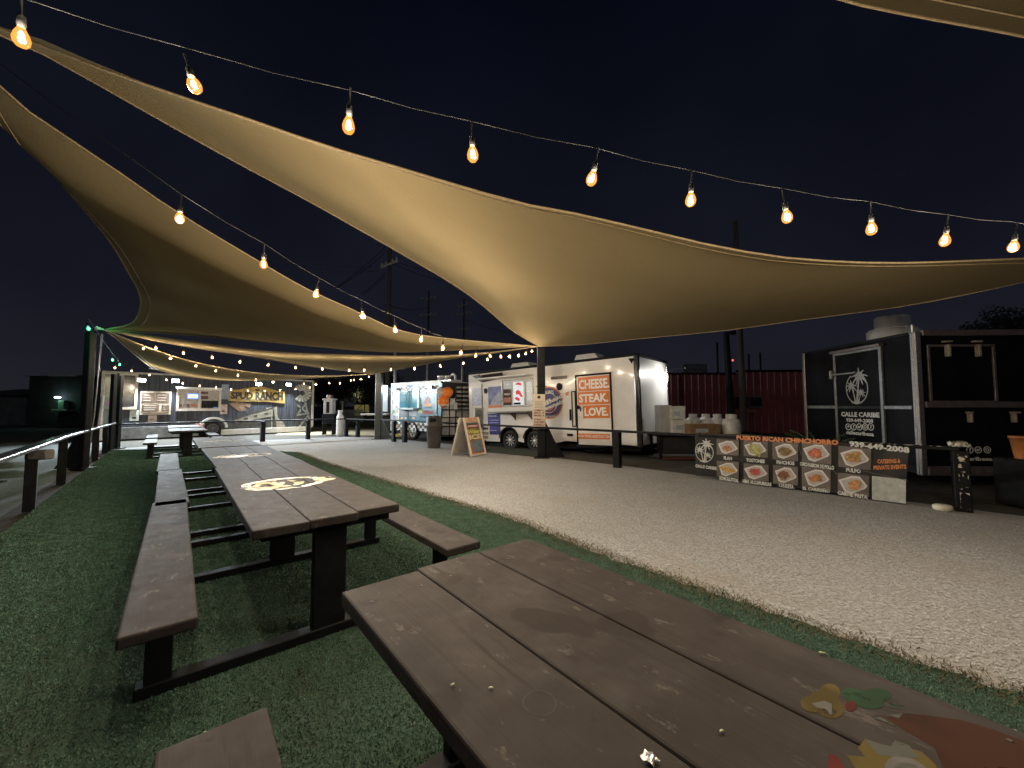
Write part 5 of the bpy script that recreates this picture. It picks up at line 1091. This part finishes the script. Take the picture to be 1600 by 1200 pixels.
# kiosk and arrow sign
k0 = at_ground(748, 704); kk = thing('order_kiosk', 'slim grey touch-screen kiosk standing by the nose of the white trailer', 'kiosk', loc=k0)
MB().bev(-.16, .16, -.12, .12, 0, .04, .01).obj('foot', BLACK, kk); MB().bev(-.05, .05, -.04, .04, .04, .70, .01).obj('stem', BLACK, kk)
T = Matrix.Translation((0, -.02, .68)) @ Matrix.Rotation(math.radians(-12), 4, 'X'); MB().bev(-.15, .15, -.03, .03, 0, .72, .015, T).obj('screen_case', mat('kiosk_grey', (.16, .17, .18), .35, nz=5, amt=.2), kk); MB().bev(-.12, .12, -.036, -.0305, .08, .66, .002, T).obj('screen', mat('kiosk_screen', (.10, .12, .13), .1, nz=3, amt=.5), kk)
s0 = at_ground(759, 703); FK = Face(tuple(s0), (1, -.12)); sk = thing('arrow_sign', 'small white kiosk sign with a blue arrow, right of the sandwich board', 'sign', M=FK.M)
panel(FK, sk, 'sign_plate', (752, 664, 765, 687.5), WHITEM, .015); 
pxpoly(FK, sk, 'arrow', [(753, 669.8), (756.2, 666.5), (756.2, 668.4), (763, 668.4), (763, 671.2), (756.2, 671.2), (756.2, 673.2)], mat('blue_arrow', (.02, .05, .22), .4, nz=9, amt=.2), .016)
words(FK, sk, 'TRY OUR', (753, 674.8, 763.8, 679), LETK, .018, .03); words(FK, sk, 'KIOSK!', (753.5, 680.8, 762.5, 685.2), LETK, .018, .03)
x = FK.at(758.5, 690)[0]; MB().bev(x - .02, x + .02, .002, .03, 0, .75, .004).obj('stake', BLACK, sk); MB().bev(x - .15, x + .15, -.08, .10, 0, .02, .004).obj('stake_foot', BLACK, sk)
# paper menu fixed to the black post
FP = Face((PB.x, PB.y - .125, 0), (1, .0)); pm = thing('menu_poster', 'tall cream paper menu with dark red print fixed to the black post', 'poster', M=FP.M)
panel(FP, pm, 'paper', (832, 616, 852, 670.5), mat('cream_paper', (.62, .55, .46), .6, nz=12, amt=.1), .008)
q = FP.at(842, 620.5); MB().disc(q[0], q[1], .045, .045, -.0085, .002).obj('logo_dot', LETK, pm)
for k in range(5): panel(FP, pm, 'text_line', (835 + k % 2, 627 + k * 2.4, 849 - k % 2, 628 + k * 2.4), mat('grey_print', (.33, .29, .25), .6, nz=60, amt=.5), .001, .0085, b=.0003)
DRED = mat('dark_red_print', (.20, .05, .04), .6, nz=40, amt=.4)
for k, s in enumerate(('COMBO 12', 'SPICY 14', 'FRIES 6', 'STEAK 11', 'CHICKEN', 'DRINKS 3', 'EXTRAS 2')):
    y0 = 639.5 + k * 4.1 + (2 if k > 2 else 0); words(FP, pm, s, (834, y0, 850.5, y0 + 3.1), DRED, .010, .04)
MB().bev(-.16, .16, .006, .02, 2.0, 2.02, .003).obj('wire_loop', WIREM, pm)

# behind the rail on the tongue of the white trailer
def prop(name, label, cat, loc, group=None): return thing(name, label, cat, loc=loc, group=group)
def tank(px, py, Y, r, h, label, name='gas_cylinder', m=None, collar=True, group='white gas cylinders behind the banner', z=None):
    c = D(px, py, Y); c.z = z if z is not None else 0
    t = prop(name, label, 'gas cylinder', c, group); m = m or mat('white_tank_paint', (.48, .48, .47), .35, nz=5, amt=.15)
    MB().lathe([(r * .75, 0), (r * .8, .03), (r * .98, .06), (r, .12), (r, h * .72), (r * .9, h * .82), (r * .55, h * .90), (r * .2, h * .92)], 22).obj('body', m, t)
    mb = MB().ring(0, 0, r * .6, r * .6, .012, 0, h * .20, n=20, a0=30, a1=330); vs = [(v[0], v[2], h * .88 - v[1]) for v in mb.v]; q = MB(); q.add(vs, mb.f); q.obj('collar', m, t)
    MB().lathe([(.02, h * .9), (.03, h * .95), (.035, h * 1.02), (.01, h * 1.05)], 10).obj('valve', mat('brass', (.3, .22, .1), .35, 1, nz=9, amt=.2), t); return t
pl = prop('trailer_tongue', 'black steel tongue platform at the rear of the white trailer', 'platform', Vector((5.3, 11.3, 0)))
MB().bev(-1.35, 1.75, -.35, .55, .62, .70, .01).obj('deck', BLACK, pl)
for x in (-1.2, .2, 1.6): MB().bev(x - .04, x + .04, -.3, -.22, 0, .62, .006).obj('leg', BLACK, pl); MB().bev(x - .04, x + .04, .42, .5, 0, .62, .006).obj('leg', BLACK, pl)
MB().bev(-1.1, -.1, -.2, .3, .12, .60, .01).obj('battery_box', mat('dark_plastic', (.02, .02, .02), .5, nz=5, amt=.4), pl)
DZ = .70
def on_deck(px, Y): c = D(px, 660, Y); c.z = DZ; return c
cab = prop('grey_cabinet', 'tall pale grey box standing against the rear of the white trailer', 'box', on_deck(1036, 11.45)); MB().bev(-.17, .17, -.2, .2, 0, .78, .012).obj('case', mat('pale_grey_box', (.34, .34, .35), .4, nz=4, amt=.15), cab); MB().bev(.165, .18, -.18, .18, .05, .72, .004).obj('case_door', mat('pale_grey_box', (.34, .34, .35)), cab)
WBX = mat('white_carton', (.52, .52, .50), .6, nz=5, amt=.2)
def carton(label, px, Y, w, d, h, dz, m=WBX, rot=0, name='carton'):
    c = on_deck(px, Y); c.z += dz; t = prop(name, label, 'box', c, 'cartons stacked behind the white trailer'); T = Matrix.Rotation(rot, 4, 'Z')
    MB().bev(-w / 2, w / 2, -d / 2, d / 2, 0, h, .008, T).obj('carton_body', m, t); MB().bev(-w / 2 - .006, w / 2 + .006, -d / 2 - .006, d / 2 + .006, h - .07, h + .006, .004, T).obj('lid', m, t)
    MB().bev(-w * .3, w * .1, -d / 2 - .005, -d / 2 - .0005, h * .25, h * .6, .001, T).obj('label_print', mat('grey_blue_print', (.32, .36, .40), .6, nz=40, amt=.4), t); return t
carton('lower white carton of the pair beside the grey cabinet', 1060, 11.3, .52, .4, .37, 0); carton('upper white carton resting on another carton beside the grey cabinet', 1056, 11.32, .40, .36, .36, .385)
carton('wide brown cardboard box in front of the white gas cylinders', 1096, 11.0, .85, .4, .30, -.04, CARD)
for px, Y, lb in ((1083, 11.65, 'leftmost white cylinder peeping over the brown box'), (1103, 11.7, 'middle white cylinder behind the brown box'), (1121, 11.5, 'white cylinder at the right end of the brown box')):
    c = D(px, 660, Y); tank(px, 660, Y, .19, .50, lb, z=DZ - .02)
tank(1143, 660, 10.9, .235, .60, 'largest white gas cylinder, right of the brown box by the dark pole', z=DZ - .12)
MB_ = prop('mat', 'red mat on the ground behind the rail by the banner', 'mat', at_ground(1062, 716)); MB().bev(-.55, .45, -.25, .25, 0, .02, .006).obj('pile', mat('red_mat', (.16, .035, .025), .9, nz=30, amt=.4), MB_)
cr = prop('green_crate', 'small pale green crate on the ground left of the banner', 'crate', at_ground(1072, 705) + Vector((0, .1, 0)))
for z in (0, .09, .18): 
    for (x0, x1, y0, y1) in ((-.3, .3, -.2, -.18), (-.3, .3, .18, .2), (-.3, -.28, -.18, .18), (.28, .3, -.18, .18)): MB().bev(x0, x1, y0, y1, z, z + .06, .003).obj('slat', mat('pale_green_plastic', (.20, .30, .24), .5, nz=9, amt=.3), cr)
hs = [at_ground(930, 708) + Vector((.1 * math.cos(a) * (1 + .1 * i) * 2.0, .35 * math.sin(a) * (1 + .05 * i), .03 + .01 * i)) for i, a in enumerate([k * .5 for k in range(26)])]
tag(MB().tube(hs, .016, 6).obj('hose', WIREM), 'coiled black hose on the ground beneath the white trailer door', 'hose')
gm = [at_ground(756, 706), at_ground(762, 697), at_ground(842, 705), at_ground(838, 714)]
tag(MB().add([(q.x, q.y, .012) for q in gm] + [(q.x, q.y, -.002) for q in gm], [(0, 1, 2, 3)[::-1], (4, 5, 6, 7), (0, 1, 5, 4), (1, 2, 6, 5), (2, 3, 7, 6), (3, 0, 4, 7)]).obj('turf_mat', mat('dark_turf_mat', (.03, .04, .022), .9, nz=40, amt=.5)), 'dark green turf mat under the wheels of the white trailer', 'mat')
tag(MB().lathe([(.10, 0), (.115, .02), (.115, .06), (.09, .075), (.01, .08)], 16, T=Matrix.Diagonal((1, .8, 1, 1))).obj('jar_cover', mat('yellowish_white_plastic', (.60, .58, .46), .5, nz=6, amt=.15)), 'round whitish plastic lid on the gravel left of the rail end post', 'lid').location = at_ground(1473, 797)
bk_ = prop('orange_bucket', 'orange bucket beside the black trailer at the right picture edge', 'bucket', D(1600, 690, 5.9)); bk_.location.z = .68
MB().lathe([(.10, 0), (.14, .30), (.15, .30), (.15, .33), (.12, .33)], 20).obj('pail', mat('orange_brown_plastic', (.35, .13, .04), .5, nz=5, amt=.25), bk_); MB().bev(-.25, .25, -.2, .2, -.68, -.0, .01).obj('stand', BLACK, bk_)
# tall gas bottle and grey machine by the wooden trailer
tk = tank(531, 681, 19.3, .17, 1.15, 'tall white gas bottle at the right end of the wooden trailer', group=None, m=mat('bright_white_tank', (.62, .62, .64), .35, nz=5, amt=.1), z=0)
gm_ = prop('fuel_pump_stand', 'narrow grey machine stand between the wooden trailer and the tall gas bottle', 'machine', D(514, 680, 20.3) * 1.0); gm_.location.z = 0
MB().bev(-.28, .28, -.2, .2, .55, 1.05, .02).obj('dark_drum', GLASSD, gm_); MB().bev(-.22, .22, -.2, .2, 1.05, 1.75, .02).obj('case', mat('pale_grey_box', (.34, .34, .35)), gm_); MB().bev(-.08, .08, -.22, -.201, 1.1, 1.66, .006).obj('dark_slot', GLASSD, gm_); MB().bev(-.28, .28, -.24, .24, 1.75, 1.83, .01).obj('top', mat('pale_grey_box', (.34, .34, .35)), gm_); MB().bev(-.12, .12, -.12, .12, 1.83, 2.02, .02).obj('cap', TRIM, gm_)
for x in (-.24, .24): MB().bev(x - .03, x + .03, -.18, .18, 0, .55, .004).obj('leg', BLACK, gm_)
# palm plant before the black trailer
def palm_plant(label, base, n, h, spread_, seed):
    r = random.Random(seed); t = prop('palm_plant', label, 'plant', base); st = MB(); fr = MB()
    for k in range(n):
        a = r.uniform(0, 6.28); L = h * r.uniform(.7, 1.1); pts = [Vector((spread_ * math.cos(a) * u ** 1.5 * L, spread_ * math.sin(a) * u ** 1.5 * L, L * (u * 1.25 - .55 * u * u))) for u in [i / 7 for i in range(8)]]
        st.tube(pts, .007, 4)
        for i in range(2, 8):
            d = (pts[i] - pts[i - 1]).normalized(); sd_ = d.cross(Vector((0, 0, 1))).normalized()
            for f in (0, .33, .66):
                p = pts[i - 1].lerp(pts[i], f)
                for s in (1, -1):
                    e = p + (sd_ * s * .8 + d * .7).normalized() * r.uniform(.12, .22) * (1.2 - i / 9) + Vector((0, 0, -.05)); w = d * .011
                    fr.add([p - w, p + w, e], [(0, 1, 2)])
    st.obj('stem', mat('frond_stem', (.06, .09, .03), .5, nz=6, amt=.3), t); kind(fr.obj('frond', mat('frond_green', (.05, .10, .045), .5, nz=4, amt=.45), t), 'stuff'); return t
g = D(1285, 690, 9.2); g.z = 0; palm_plant('leafy green palm plant at the left end of the black trailer', g, 26, 1.15, .62, 4)
g = D(1338, 690, 8.3); g.z = 0; palm_plant('lower palm plant half hidden behind the menu banner', g, 14, .85, .6, 8)

# ================================================================== BACKDROP
# red ribbed building
rb0, rb1 = Vector((8.4, 21.6, 0)), Vector((17.5, 21.0, 0)); FRB = Face(tuple(rb0), tuple((rb1 - rb0)[:2])); rbn = thing('red_building', 'long dark red building of ribbed metal behind the trailers', 'building', M=FRB.M)
RW_ = (rb1 - rb0).length + 5; RH = 3.15; REDM = mat('dark_red_metal', (.22, .040, .042), .5, nz=2, amt=.25)
mid = FRB.at(1150, 600)[0]
vs = []; fs = []; x = 0; k = 0; prof = []
while x < RW_:
    prof += [(x, 0), (x + .24, 0), (x + .27, -.035), (x + .33, -.035), (x + .36, 0)]; x += .36
vs = [(a, b, 0) for a, b in prof] + [(a, b, RH if a < mid else RH + .12) for a, b in prof]; n = len(prof)
MB().add(vs, [(i, i + 1, i + 1 + n, i + n) for i in range(n - 1)]).obj('wall', REDM, rbn)
MB().box(0, RW_, .02, 8, RH - .02, RH + .0).obj('roof', BLACK, rbn); MB().box(0, .03, .021, 8, 0, RH - .03).obj('side_wall', REDM, rbn)
MB().bev(0, mid, -.06, .02, RH, RH + .10, .01).obj('fascia', BLACK, rbn); MB().bev(mid, RW_, -.06, .02, RH + .12, RH + .24, .01).obj('fascia', BLACK, rbn)
panel(FRB, rbn, 'window', (1169, 620, 1190, 636), GLASSD, .03, .03); frame(FRB, rbn, 'window_frame', (1168, 619, 1191, 637), TRIM, .07, .05, .03)
panel(FRB, rbn, 'small_box', (1150, 620, 1162, 636), BLACK, .25, .04); panel(FRB, rbn, 'window_sill', (1146, 640, 1180, 646), mat('orange_brown_sill', (.22, .06, .03), .6, nz=6, amt=.3), .08, .04)
for px, y in ((1122, 535), (1171, 553), (1189, 551)):
    c = D(px, 590, 24); t = prop('roof_mast', {1122: 'tallest thin dark mast above the red building', 1171: 'left of two short masts above the red building', 1189: 'right of two short masts above the red building'}[px], 'mast', Vector((c.x, 24, 0))); MB().tube([(0, 0, 0), (0, 0, D(px, y, 24).z)], .06, 6).obj('shaft', BLACK, t)
c = D(1087, 590, 30); FBB = Face((c.x, 30, 0), (1, .05)); bb = thing('billboard', 'dim grey billboard rising behind the red building', 'billboard', M=FBB.M)
panel(FBB, bb, 'face', (1068, 569, 1104, 589), mat('dim_billboard', (.07, .075, .08), .6, nz=2, amt=.3), .08); words(FBB, bb, 'STORAGE', (1073, 571, 1100, 576), mat('dim_print', (.16, .16, .16), .6, nz=5, amt=.3), .085, .03); words(FBB, bb, 'OPEN DAILY', (1075, 579, 1099, 584), mat('dim_print', (.16, .16, .16)), .085, .03)
for px in (1072, 1099): x = FBB.at(px, 590)[0]; MB().tube([(x, .1, 0), (x, .1, FBB.at(px, 572)[1])], .09, 6).obj('leg', BLACK, bb)
# utility poles
WOODP = mat('pole_wood', (.075, .06, .05), .85, nz=2, amt=.4, stretch=(5, 5, .4)); PINS = mat('pale_insulator', (.6, .6, .6), .4, nz=5, amt=.2); ARMM = mat('pale_crossarm', (.45, .44, .42), .7, nz=4, amt=.3)
def utility_pole(label, px, Y, ytop, arms, r=.16, az=.35, lean=0.0, m=WOODP):
    c = D(px, 634, Y); t = prop('utility_pole', label, 'utility pole', Vector((c.x, Y, 0)), 'wooden utility poles behind the lot'); h = D(px, ytop, Y).z
    MB().tube([(lean * h, 0, 0), (lean * h * .5, 0, h / 2), (0, 0, h)], [r, r * .85, r * .65], 10).obj('pole', m, t)
    for (ya, w) in arms:
        z = D(px, ya, Y).z; d = Vector((math.cos(az), math.sin(az), 0)); R = Matrix.Translation((0, -.15, z)) @ Matrix.Rotation(az, 4, 'Z')
        a = MB().bev(-w / 2, w / 2, -.06, .06, -.07, .07, .01, R).obj('crossarm', ARMM, t)
        for s in (-.46, -.18, .2, .46): MB().lathe([(.02, .07), (.05, .10), (.06, .2), (.03, .28)], 8, T=Matrix.Translation((d.x * w * s, d.y * w * s - .15, z))).obj('insulator', PINS, a)
    return t, h
utility_pole('main dark utility pole with one crossarm above the teal trailer', 605, 27, 386, [(414, 2.0)], .20, az=-.7)
utility_pole('far pole with two crossarms between the teal and white trailers', 668, 46, 455, [(468, 2.2), (493, 2.4)], .15, az=-.5)
utility_pole('farthest pole with three small crossarms right of its twin', 724, 52, 466, [(477, 2.2), (491, 2.2), (515, 1.8)], .15, az=-.4)
utility_pole('short dark pole with a bracket just left of the tall brown pole', 1138, 17.5, 519, [], .17, lean=.03, m=BLACK)
utility_pole('tall brown pole rising behind the big sail above the red building', 1158, 18.6, 346, [], .15, lean=.01)
c = D(1145, 520, 17.4); tag(MB().bev(-.12, .12, -.08, .08, -.08, .08, .02).obj('pole_bracket_box', BLACK), 'small dark box bracketed near the top of the short pole', 'box').location = c
tag(MB().lathe([(.02, -.05), (.05, -.04), (.05, .04), (.02, .05)], 10).obj('red_beacon', glow('red_beacon_glow', (1, .10, .06), 2.0)), 'tiny red light glowing between the two poles', 'beacon').location = D(1145, 563, 24)
def wire(label, pts, r=.012): return tag(MB().tube(pts, r, 5).obj('overhead_wire', CABLE), label, 'wire', 'overhead wires from the utility poles')
def sagline(a, b, s, n=10): return [Vector(a).lerp(Vector(b), i / n) - Vector((0, 0, s * 4 * (i / n) * (1 - i / n))) for i in range(n + 1)]
pa = D(603, 413, 27)
for (px, py, Y, q, lb) in ((430, 408, 24, (588, 417, 27), 'upper pole wire running level to the left above the sail'), (430, 420, 24, (592, 424, 27), 'lower pole wire running level to the left above the sail'), (522, 452, 20, (604, 384, 27), 'steep pole wire slanting down to the left, outer one'), (526, 450, 20, (605, 392, 27), 'steep pole wire slanting down to the left, inner one'), (562, 460, 21, (602, 425, 27), 'short steep wire pair below the crossarm, upper strand'), (564, 462, 21, (602, 430, 27), 'short steep wire pair below the crossarm, lower strand')):
    wire(lb, sagline(D(px, py, Y), D(*q), .12), .02)
wire('wire leaving the crossarm to the right behind the big sail', sagline(D(613, 408, 27), D(760, 434, 40), .3), .02); wire('second wire to the right dipping behind the big sail', sagline(D(613, 412, 27), D(760, 446, 40), .5), .02)
wire('far wire joining the two distant poles', sagline(D(610, 478, 27), D(668, 480, 46), .3), .025); wire('farthest wire right of the distant poles', sagline(D(727, 500, 52), D(850, 528, 60), .4), .025)
# thin steel poles behind the teal trailer
for px, Y, yt, lb in ((617, 21, 535, 'thin pale steel pole rising behind the left end of the teal trailer'), (667.5, 23, 548, 'thin pale steel pole rising behind the middle of the teal trailer'), (722.5, 22, 566, 'thin steel pole between the teal and white trailers')):
    c = D(px, 634, Y); t = prop('steel_pole', lb, 'pole', Vector((c.x, Y, 0)), 'thin steel poles behind the teal trailer'); MB().tube([(0, 0, 0), (0, 0, D(px, yt, Y).z)], .09, 10).obj('shaft', mat('pale_steel_pole', (.16, .15, .14), .5, .3, nz=5, amt=.3), t); MB().tube([(0, 0, 0), (0, 0, .05)], .16, 10).obj('pole_foot', TRIM, t)
# dark shed with a lit door left of the teal trailer, house, fence, steps
def house(name, label, px0, px1, Y, ytop, depth, wallm, roofm, gable=.5):
    a, b = D(px0, 640, Y), D(px1, 640, Y); t = prop(name, label, 'building', Vector((a.x, Y, 0))); w = b.x - a.x; h = D((px0 + px1) / 2, ytop, Y).z
    MB().box(0, w, 0, depth, 0, h).obj('wall', wallm, t)
    MB().add([(-.2, -.3, h + .001), (w + .2, -.3, h + .001), (w + .2, depth + .3, h + .001), (-.2, depth + .3, h + .001), (-.2, depth / 2, h + gable), (w + .2, depth / 2, h + gable)], [(0, 1, 5, 4), (2, 3, 4, 5), (0, 4, 3), (1, 2, 5), (3, 2, 1, 0)]).obj('roof', roofm, t); return t, w, h
DARKW = mat('dark_siding', (.03, .033, .032), .7, nz=3, amt=.3); DARKR = mat('dark_shingle', (.035, .035, .037), .8, nz=6, amt=.4)
t, w, h = house('dark_shed', 'narrow dark shed with a lit pale panel behind the grey post', 596, 611, 21.5, 606, 2, DARKW, DARKR, .1)
MB().bev(-.02, .34, -.05, -.002, 1.15, 2.55, .01).obj('lit_panel', mat('pale_lit_panel', (.55, .58, .62), .4, nz=4, amt=.2, emit=(.75, .88, 1), estr=.25), t); MB().bev(-.02, .30, -.12, -.051, 2.30, 2.55, .01).obj('wall_lamp', glow('shed_lamp', (.85, .93, 1), 10), t); lamp(40, COOL, (.15, -.3, 2.4), t, .06)
MB().bev(-.9, .45, -.6, -.002, .97, 1.05, .01).obj('ledge', WHITEM, t)
t, w, h = house('dark_house', 'dark house with a yellow porch wall far behind the white fence', 556, 598, 36, 630, 6, DARKW, DARKR, .9)
MB().bev(-.1, 1.2, -.1, -.002, .55, 1.55, .01).obj('porch_wall', mat('yellow_porch', (.50, .46, .16), .6, nz=3, amt=.25, emit=(1, .92, .35), estr=.06), t)
for k in range(5): MB().bev(.2 + k * .18, .38 + k * .18, -1.1, -.101, 0, .18 * (k + 1), .006).obj('step', mat('step_grey', (.2, .2, .16), .7, nz=4, amt=.3), t)
MB().tube([(.2, -1.0, .8), (1.1, -1.0, 1.75), (1.7, -1.0, 1.75)], .03, 6).obj('stair_rail', BLACK, t); MB().tube([(1.15, -1.0, 0), (1.15, -1.0, 1.75)], .03, 6).obj('stair_rail', BLACK, t)
lamp(30, (1, .9, .5), (.6, -1.6, 2.4), t, .1)
fy = 33; fa, fb = D(524, 640, fy), D(566, 640, fy); fn = prop('picket_fence', 'pale picket fence in front of the far dark house', 'fence', Vector((fa.x, fy, 0))); w = fb.x - fa.x; n = 22
for i in range(n): x = w * i / (n - 1); MB().bev(x - .035, x + .035, -.015, .015, .1, 1.15, .004).obj('picket', mat('grey_white_fence', (.30, .31, .31), .6, nz=5, amt=.25), fn)
for z in (.35, .95): MB().bev(0, w, .016, .05, z - .04, z + .04, .004).obj('fence_rail', mat('grey_white_fence', (.30, .31, .31)), fn)
for px, py, Y, lb in ((566, 618, 60, 'small far white lamp above the yellow porch'), (536, 608, 40, 'tiny far lamp right of the wooden trailer roof'), (564, 637, 44, 'faint low lamp near the roof of the dark house')):
    t = prop('far_lamp', lb, 'lamp', D(px, py, Y)); MB().lathe([(.02, -.14), (.10, -.10), (.12, .0), (.06, .12), (.02, .16)], 10).obj('lens', glow('far_lamp_glow', (.9, .95, 1), 5), t); MB().tube([(0, .1, .14), (0, .1, -t.location.z)], .05, 6).obj('lamp_pole', BLACK, t)
c = D(535, 640, 30); t = prop('white_pole', 'short pale pole behind the tall gas bottle', 'pole', Vector((c.x, 30, 0))); MB().tube([(0, 0, 0), (0, 0, D(535, 627, 30).z)], .06, 8).obj('shaft', WHITEM, t)
# far left: dim buildings, box truck, lamp post
t, w, h = house('grey_garage', 'dim grey garage at the far left beyond the road', -70, 41, 30, 617, 8, mat('dim_grey_siding', (.10, .10, .10), .8, nz=2, amt=.3), DARKR, .6)
t, w, h = house('dark_workshop', 'dark low building with a small lamp on it, left of the wooden trailer', 43, 128, 27, 588, 6, mat('near_black_siding', (.02, .022, .022), .8, nz=2, amt=.4), mat('near_black_roof', (.02, .022, .024), .8, nz=4, amt=.3), .3)
x = D(94, 620, 26.9).x - t.location.x; z = D(94, 620, 26.9).z
MB().lathe([(.03, .02), (.14, .0), (.16, -.05), (.10, -.10)], 14, T=Matrix.Translation((x, -.25, z))).obj('wall_lamp', glow('violet_white_lamp', (.65, .75, 1), 12), t); lamp(9, (.35, 1, .55), (x, -.6, z - .15), t, .08)
MB().bev(x - .1, x + .9, -.5, -.002, z - 1.0, z - .85, .02).obj('lamp_shelf', mat('green_grey_shelf', (.14, .2, .17), .5, nz=5, amt=.2), t); MB().bev(x + .1, x + .5, -.3, -.002, z - .84, z - .25, .02).obj('meter_box', mat('green_grey_shelf', (.14, .2, .17)), t)
MB().bev(D(82, 588, 26.9).x - t.location.x, D(125, 588, 26.9).x - t.location.x, -.35, -.302, h - .02, h + .04, .006).obj('gutter', mat('pale_gutter', (.35, .36, .36), .4, nz=4, amt=.2), t)
lpp = at_ground(143, 715); lz = D(143, 522, lpp.y); t = prop('light_pole', 'thin leaning pale pole holding the upper green bulb', 'pole', lpp)
MB().tube([(-.10, 0, 0), (0, 0, 1.2), (.10, 0, lz.z)], .022, 8).obj('shaft', mat('pale_pole_metal', (.35, .37, .36), .3, .6, nz=5, amt=.2), t); MB().tube([(.10, 0, lz.z - .02), (.04, 0, lz.z + .12), (-.09, -.02, lz.z + .20)], .012, 6).obj('arm', WIREM, t)
rfl = at_ground(152, 714); t = prop('marker_post', 'white reflective marker post by the left rail', 'post', rfl); MB().tube([(-.08, 0, 0), (.06, 0, 1.75)], .035, 8).obj('shaft', mat('white_marker', (.5, .5, .5), .4, nz=6, amt=.2), t); MB().bev(-.14, .0, -.05, .05, 0, .45, .01).obj('red_base', mat('red_base', (.20, .03, .03), .6, nz=6, amt=.3), t)
for px, py, h_, lb in ((172, 700, 2.5, 'dark upright post at the end of the left rail'), (183, 697, 2.5, 'second dark post beside the end of the left rail')):
    q = at_ground(px, py + 4); t = prop('upright_post', lb, 'post', q); MB().bev(-.06, .06, -.06, .06, 0, h_, .01).obj('shaft', POSTM, t); MB().bev(-.15, .15, -.15, .15, -.01, .03, .005).obj('post_foot', POSTM, t)
cn = at_ground(-13, 754); t = prop('traffic_cone', 'orange traffic cone cut off by the left picture edge', 'traffic cone', cn); t.scale = (.7, .7, .7); CONEM = mat('orange_cone', (.60, .14, .03), .5, nz=5, amt=.2); MB().lathe([(.14, .03), (.10, .2), (.05, .48), (.03, .50)], 18).obj('cone', CONEM, t); MB().bev(-.19, .19, -.19, .19, 0, .03, .008).obj('cone_base', BLACK, t)
# heaps of gravel by the left rail
for px, py, r, lb in ((18, 742, .5, 'low pale gravel heap beyond the left rail'), (8, 728, .6, 'second gravel heap farther off beyond the left rail')):
    c = at_ground(px, py); n = 18; vs = [(0, 0, r * .28)]; 
    for k in range(2):
        for i in range(n): a = 6.283 * i / n; q = r * (.55 if k == 0 else 1.1) * random.uniform(.85, 1.15); vs.append((q * math.cos(a), q * math.sin(a) * .7, r * .17 * (1 - k)))
    fs = [(0, 1 + i, 1 + (i + 1) % n) for i in range(n)] + [(1 + i, 1 + n + i, 1 + n + (i + 1) % n, 1 + (i + 1) % n) for i in range(n)]
    o = MB().add(vs, fs, True).obj('gravel_heap', CONC); o.location = (c.x, c.y, -.012); tag(o, lb, 'gravel heap')
# trees
def tree(name, label, px, Y, ytop, wpx, seed, base_z=1.4):
    r = random.Random(seed); c = D(px, 634, Y); h = D(px, ytop, Y).z; w = wpx / FPX * Y / 2; t = prop(name, label, 'tree', Vector((c.x, Y, 0)), 'dark trees beyond the lot')
    mb = MB().tube([(0, 0, 0), (.1, 0, h * .3), (.0, .1, h * .6)], [.22, .17, .08], 8)
    for k in range(6): a = r.uniform(0, 6.28); mb.tube([(.05, 0, h * .3), (w * .3 * math.cos(a), w * .3 * math.sin(a), h * .5), (w * .6 * math.cos(a), w * .6 * math.sin(a), h * r.uniform(.6, .8))], [.10, .06, .03], 6)
    mb.obj('trunk', BARK, t); V = []
    cl = [(r.uniform(-.8, .8) * w, r.uniform(-.6, .6) * w, base_z + (h - base_z) * r.uniform(.15, .95), r.uniform(.18, .36) * w) for _ in range(34)]
    for (x, y, z, q) in cl:
        sh = 1 - .5 * max(0, (z - base_z) / (h - base_z) - .5)
        for _ in range(420):
            d = Vector((r.gauss(0, 1), r.gauss(0, 1), r.gauss(0, .8))).normalized() * q * r.random() ** .4; p = Vector((x * sh, y * sh, min(z, h - q * .5))) + d
            a = Vector((r.gauss(0, 1), r.gauss(0, 1), r.gauss(0, 1))).normalized() * r.uniform(.05, .13); b = Vector((r.gauss(0, 1), r.gauss(0, 1), r.gauss(0, 1))).normalized() * r.uniform(.05, .13); V += [p - a, p + b, p + a]
    V = np.array([tuple(v) for v in V]); o = fast_mesh('crown', V, np.arange(len(V)).reshape(-1, 3), LEAFM); o.parent = t; kind(o, 'stuff'); return t
tree('shade_tree', 'broad dark tree right of the wooden trailer roof', 528, 34, 590, 95, 1); tree('shade_tree', 'dark tree behind the grey post and the house', 580, 44, 586, 110, 2); tree('shade_tree', 'dark tree mass rising behind the black trailer at right', 1575, 22, 490, 170, 3)
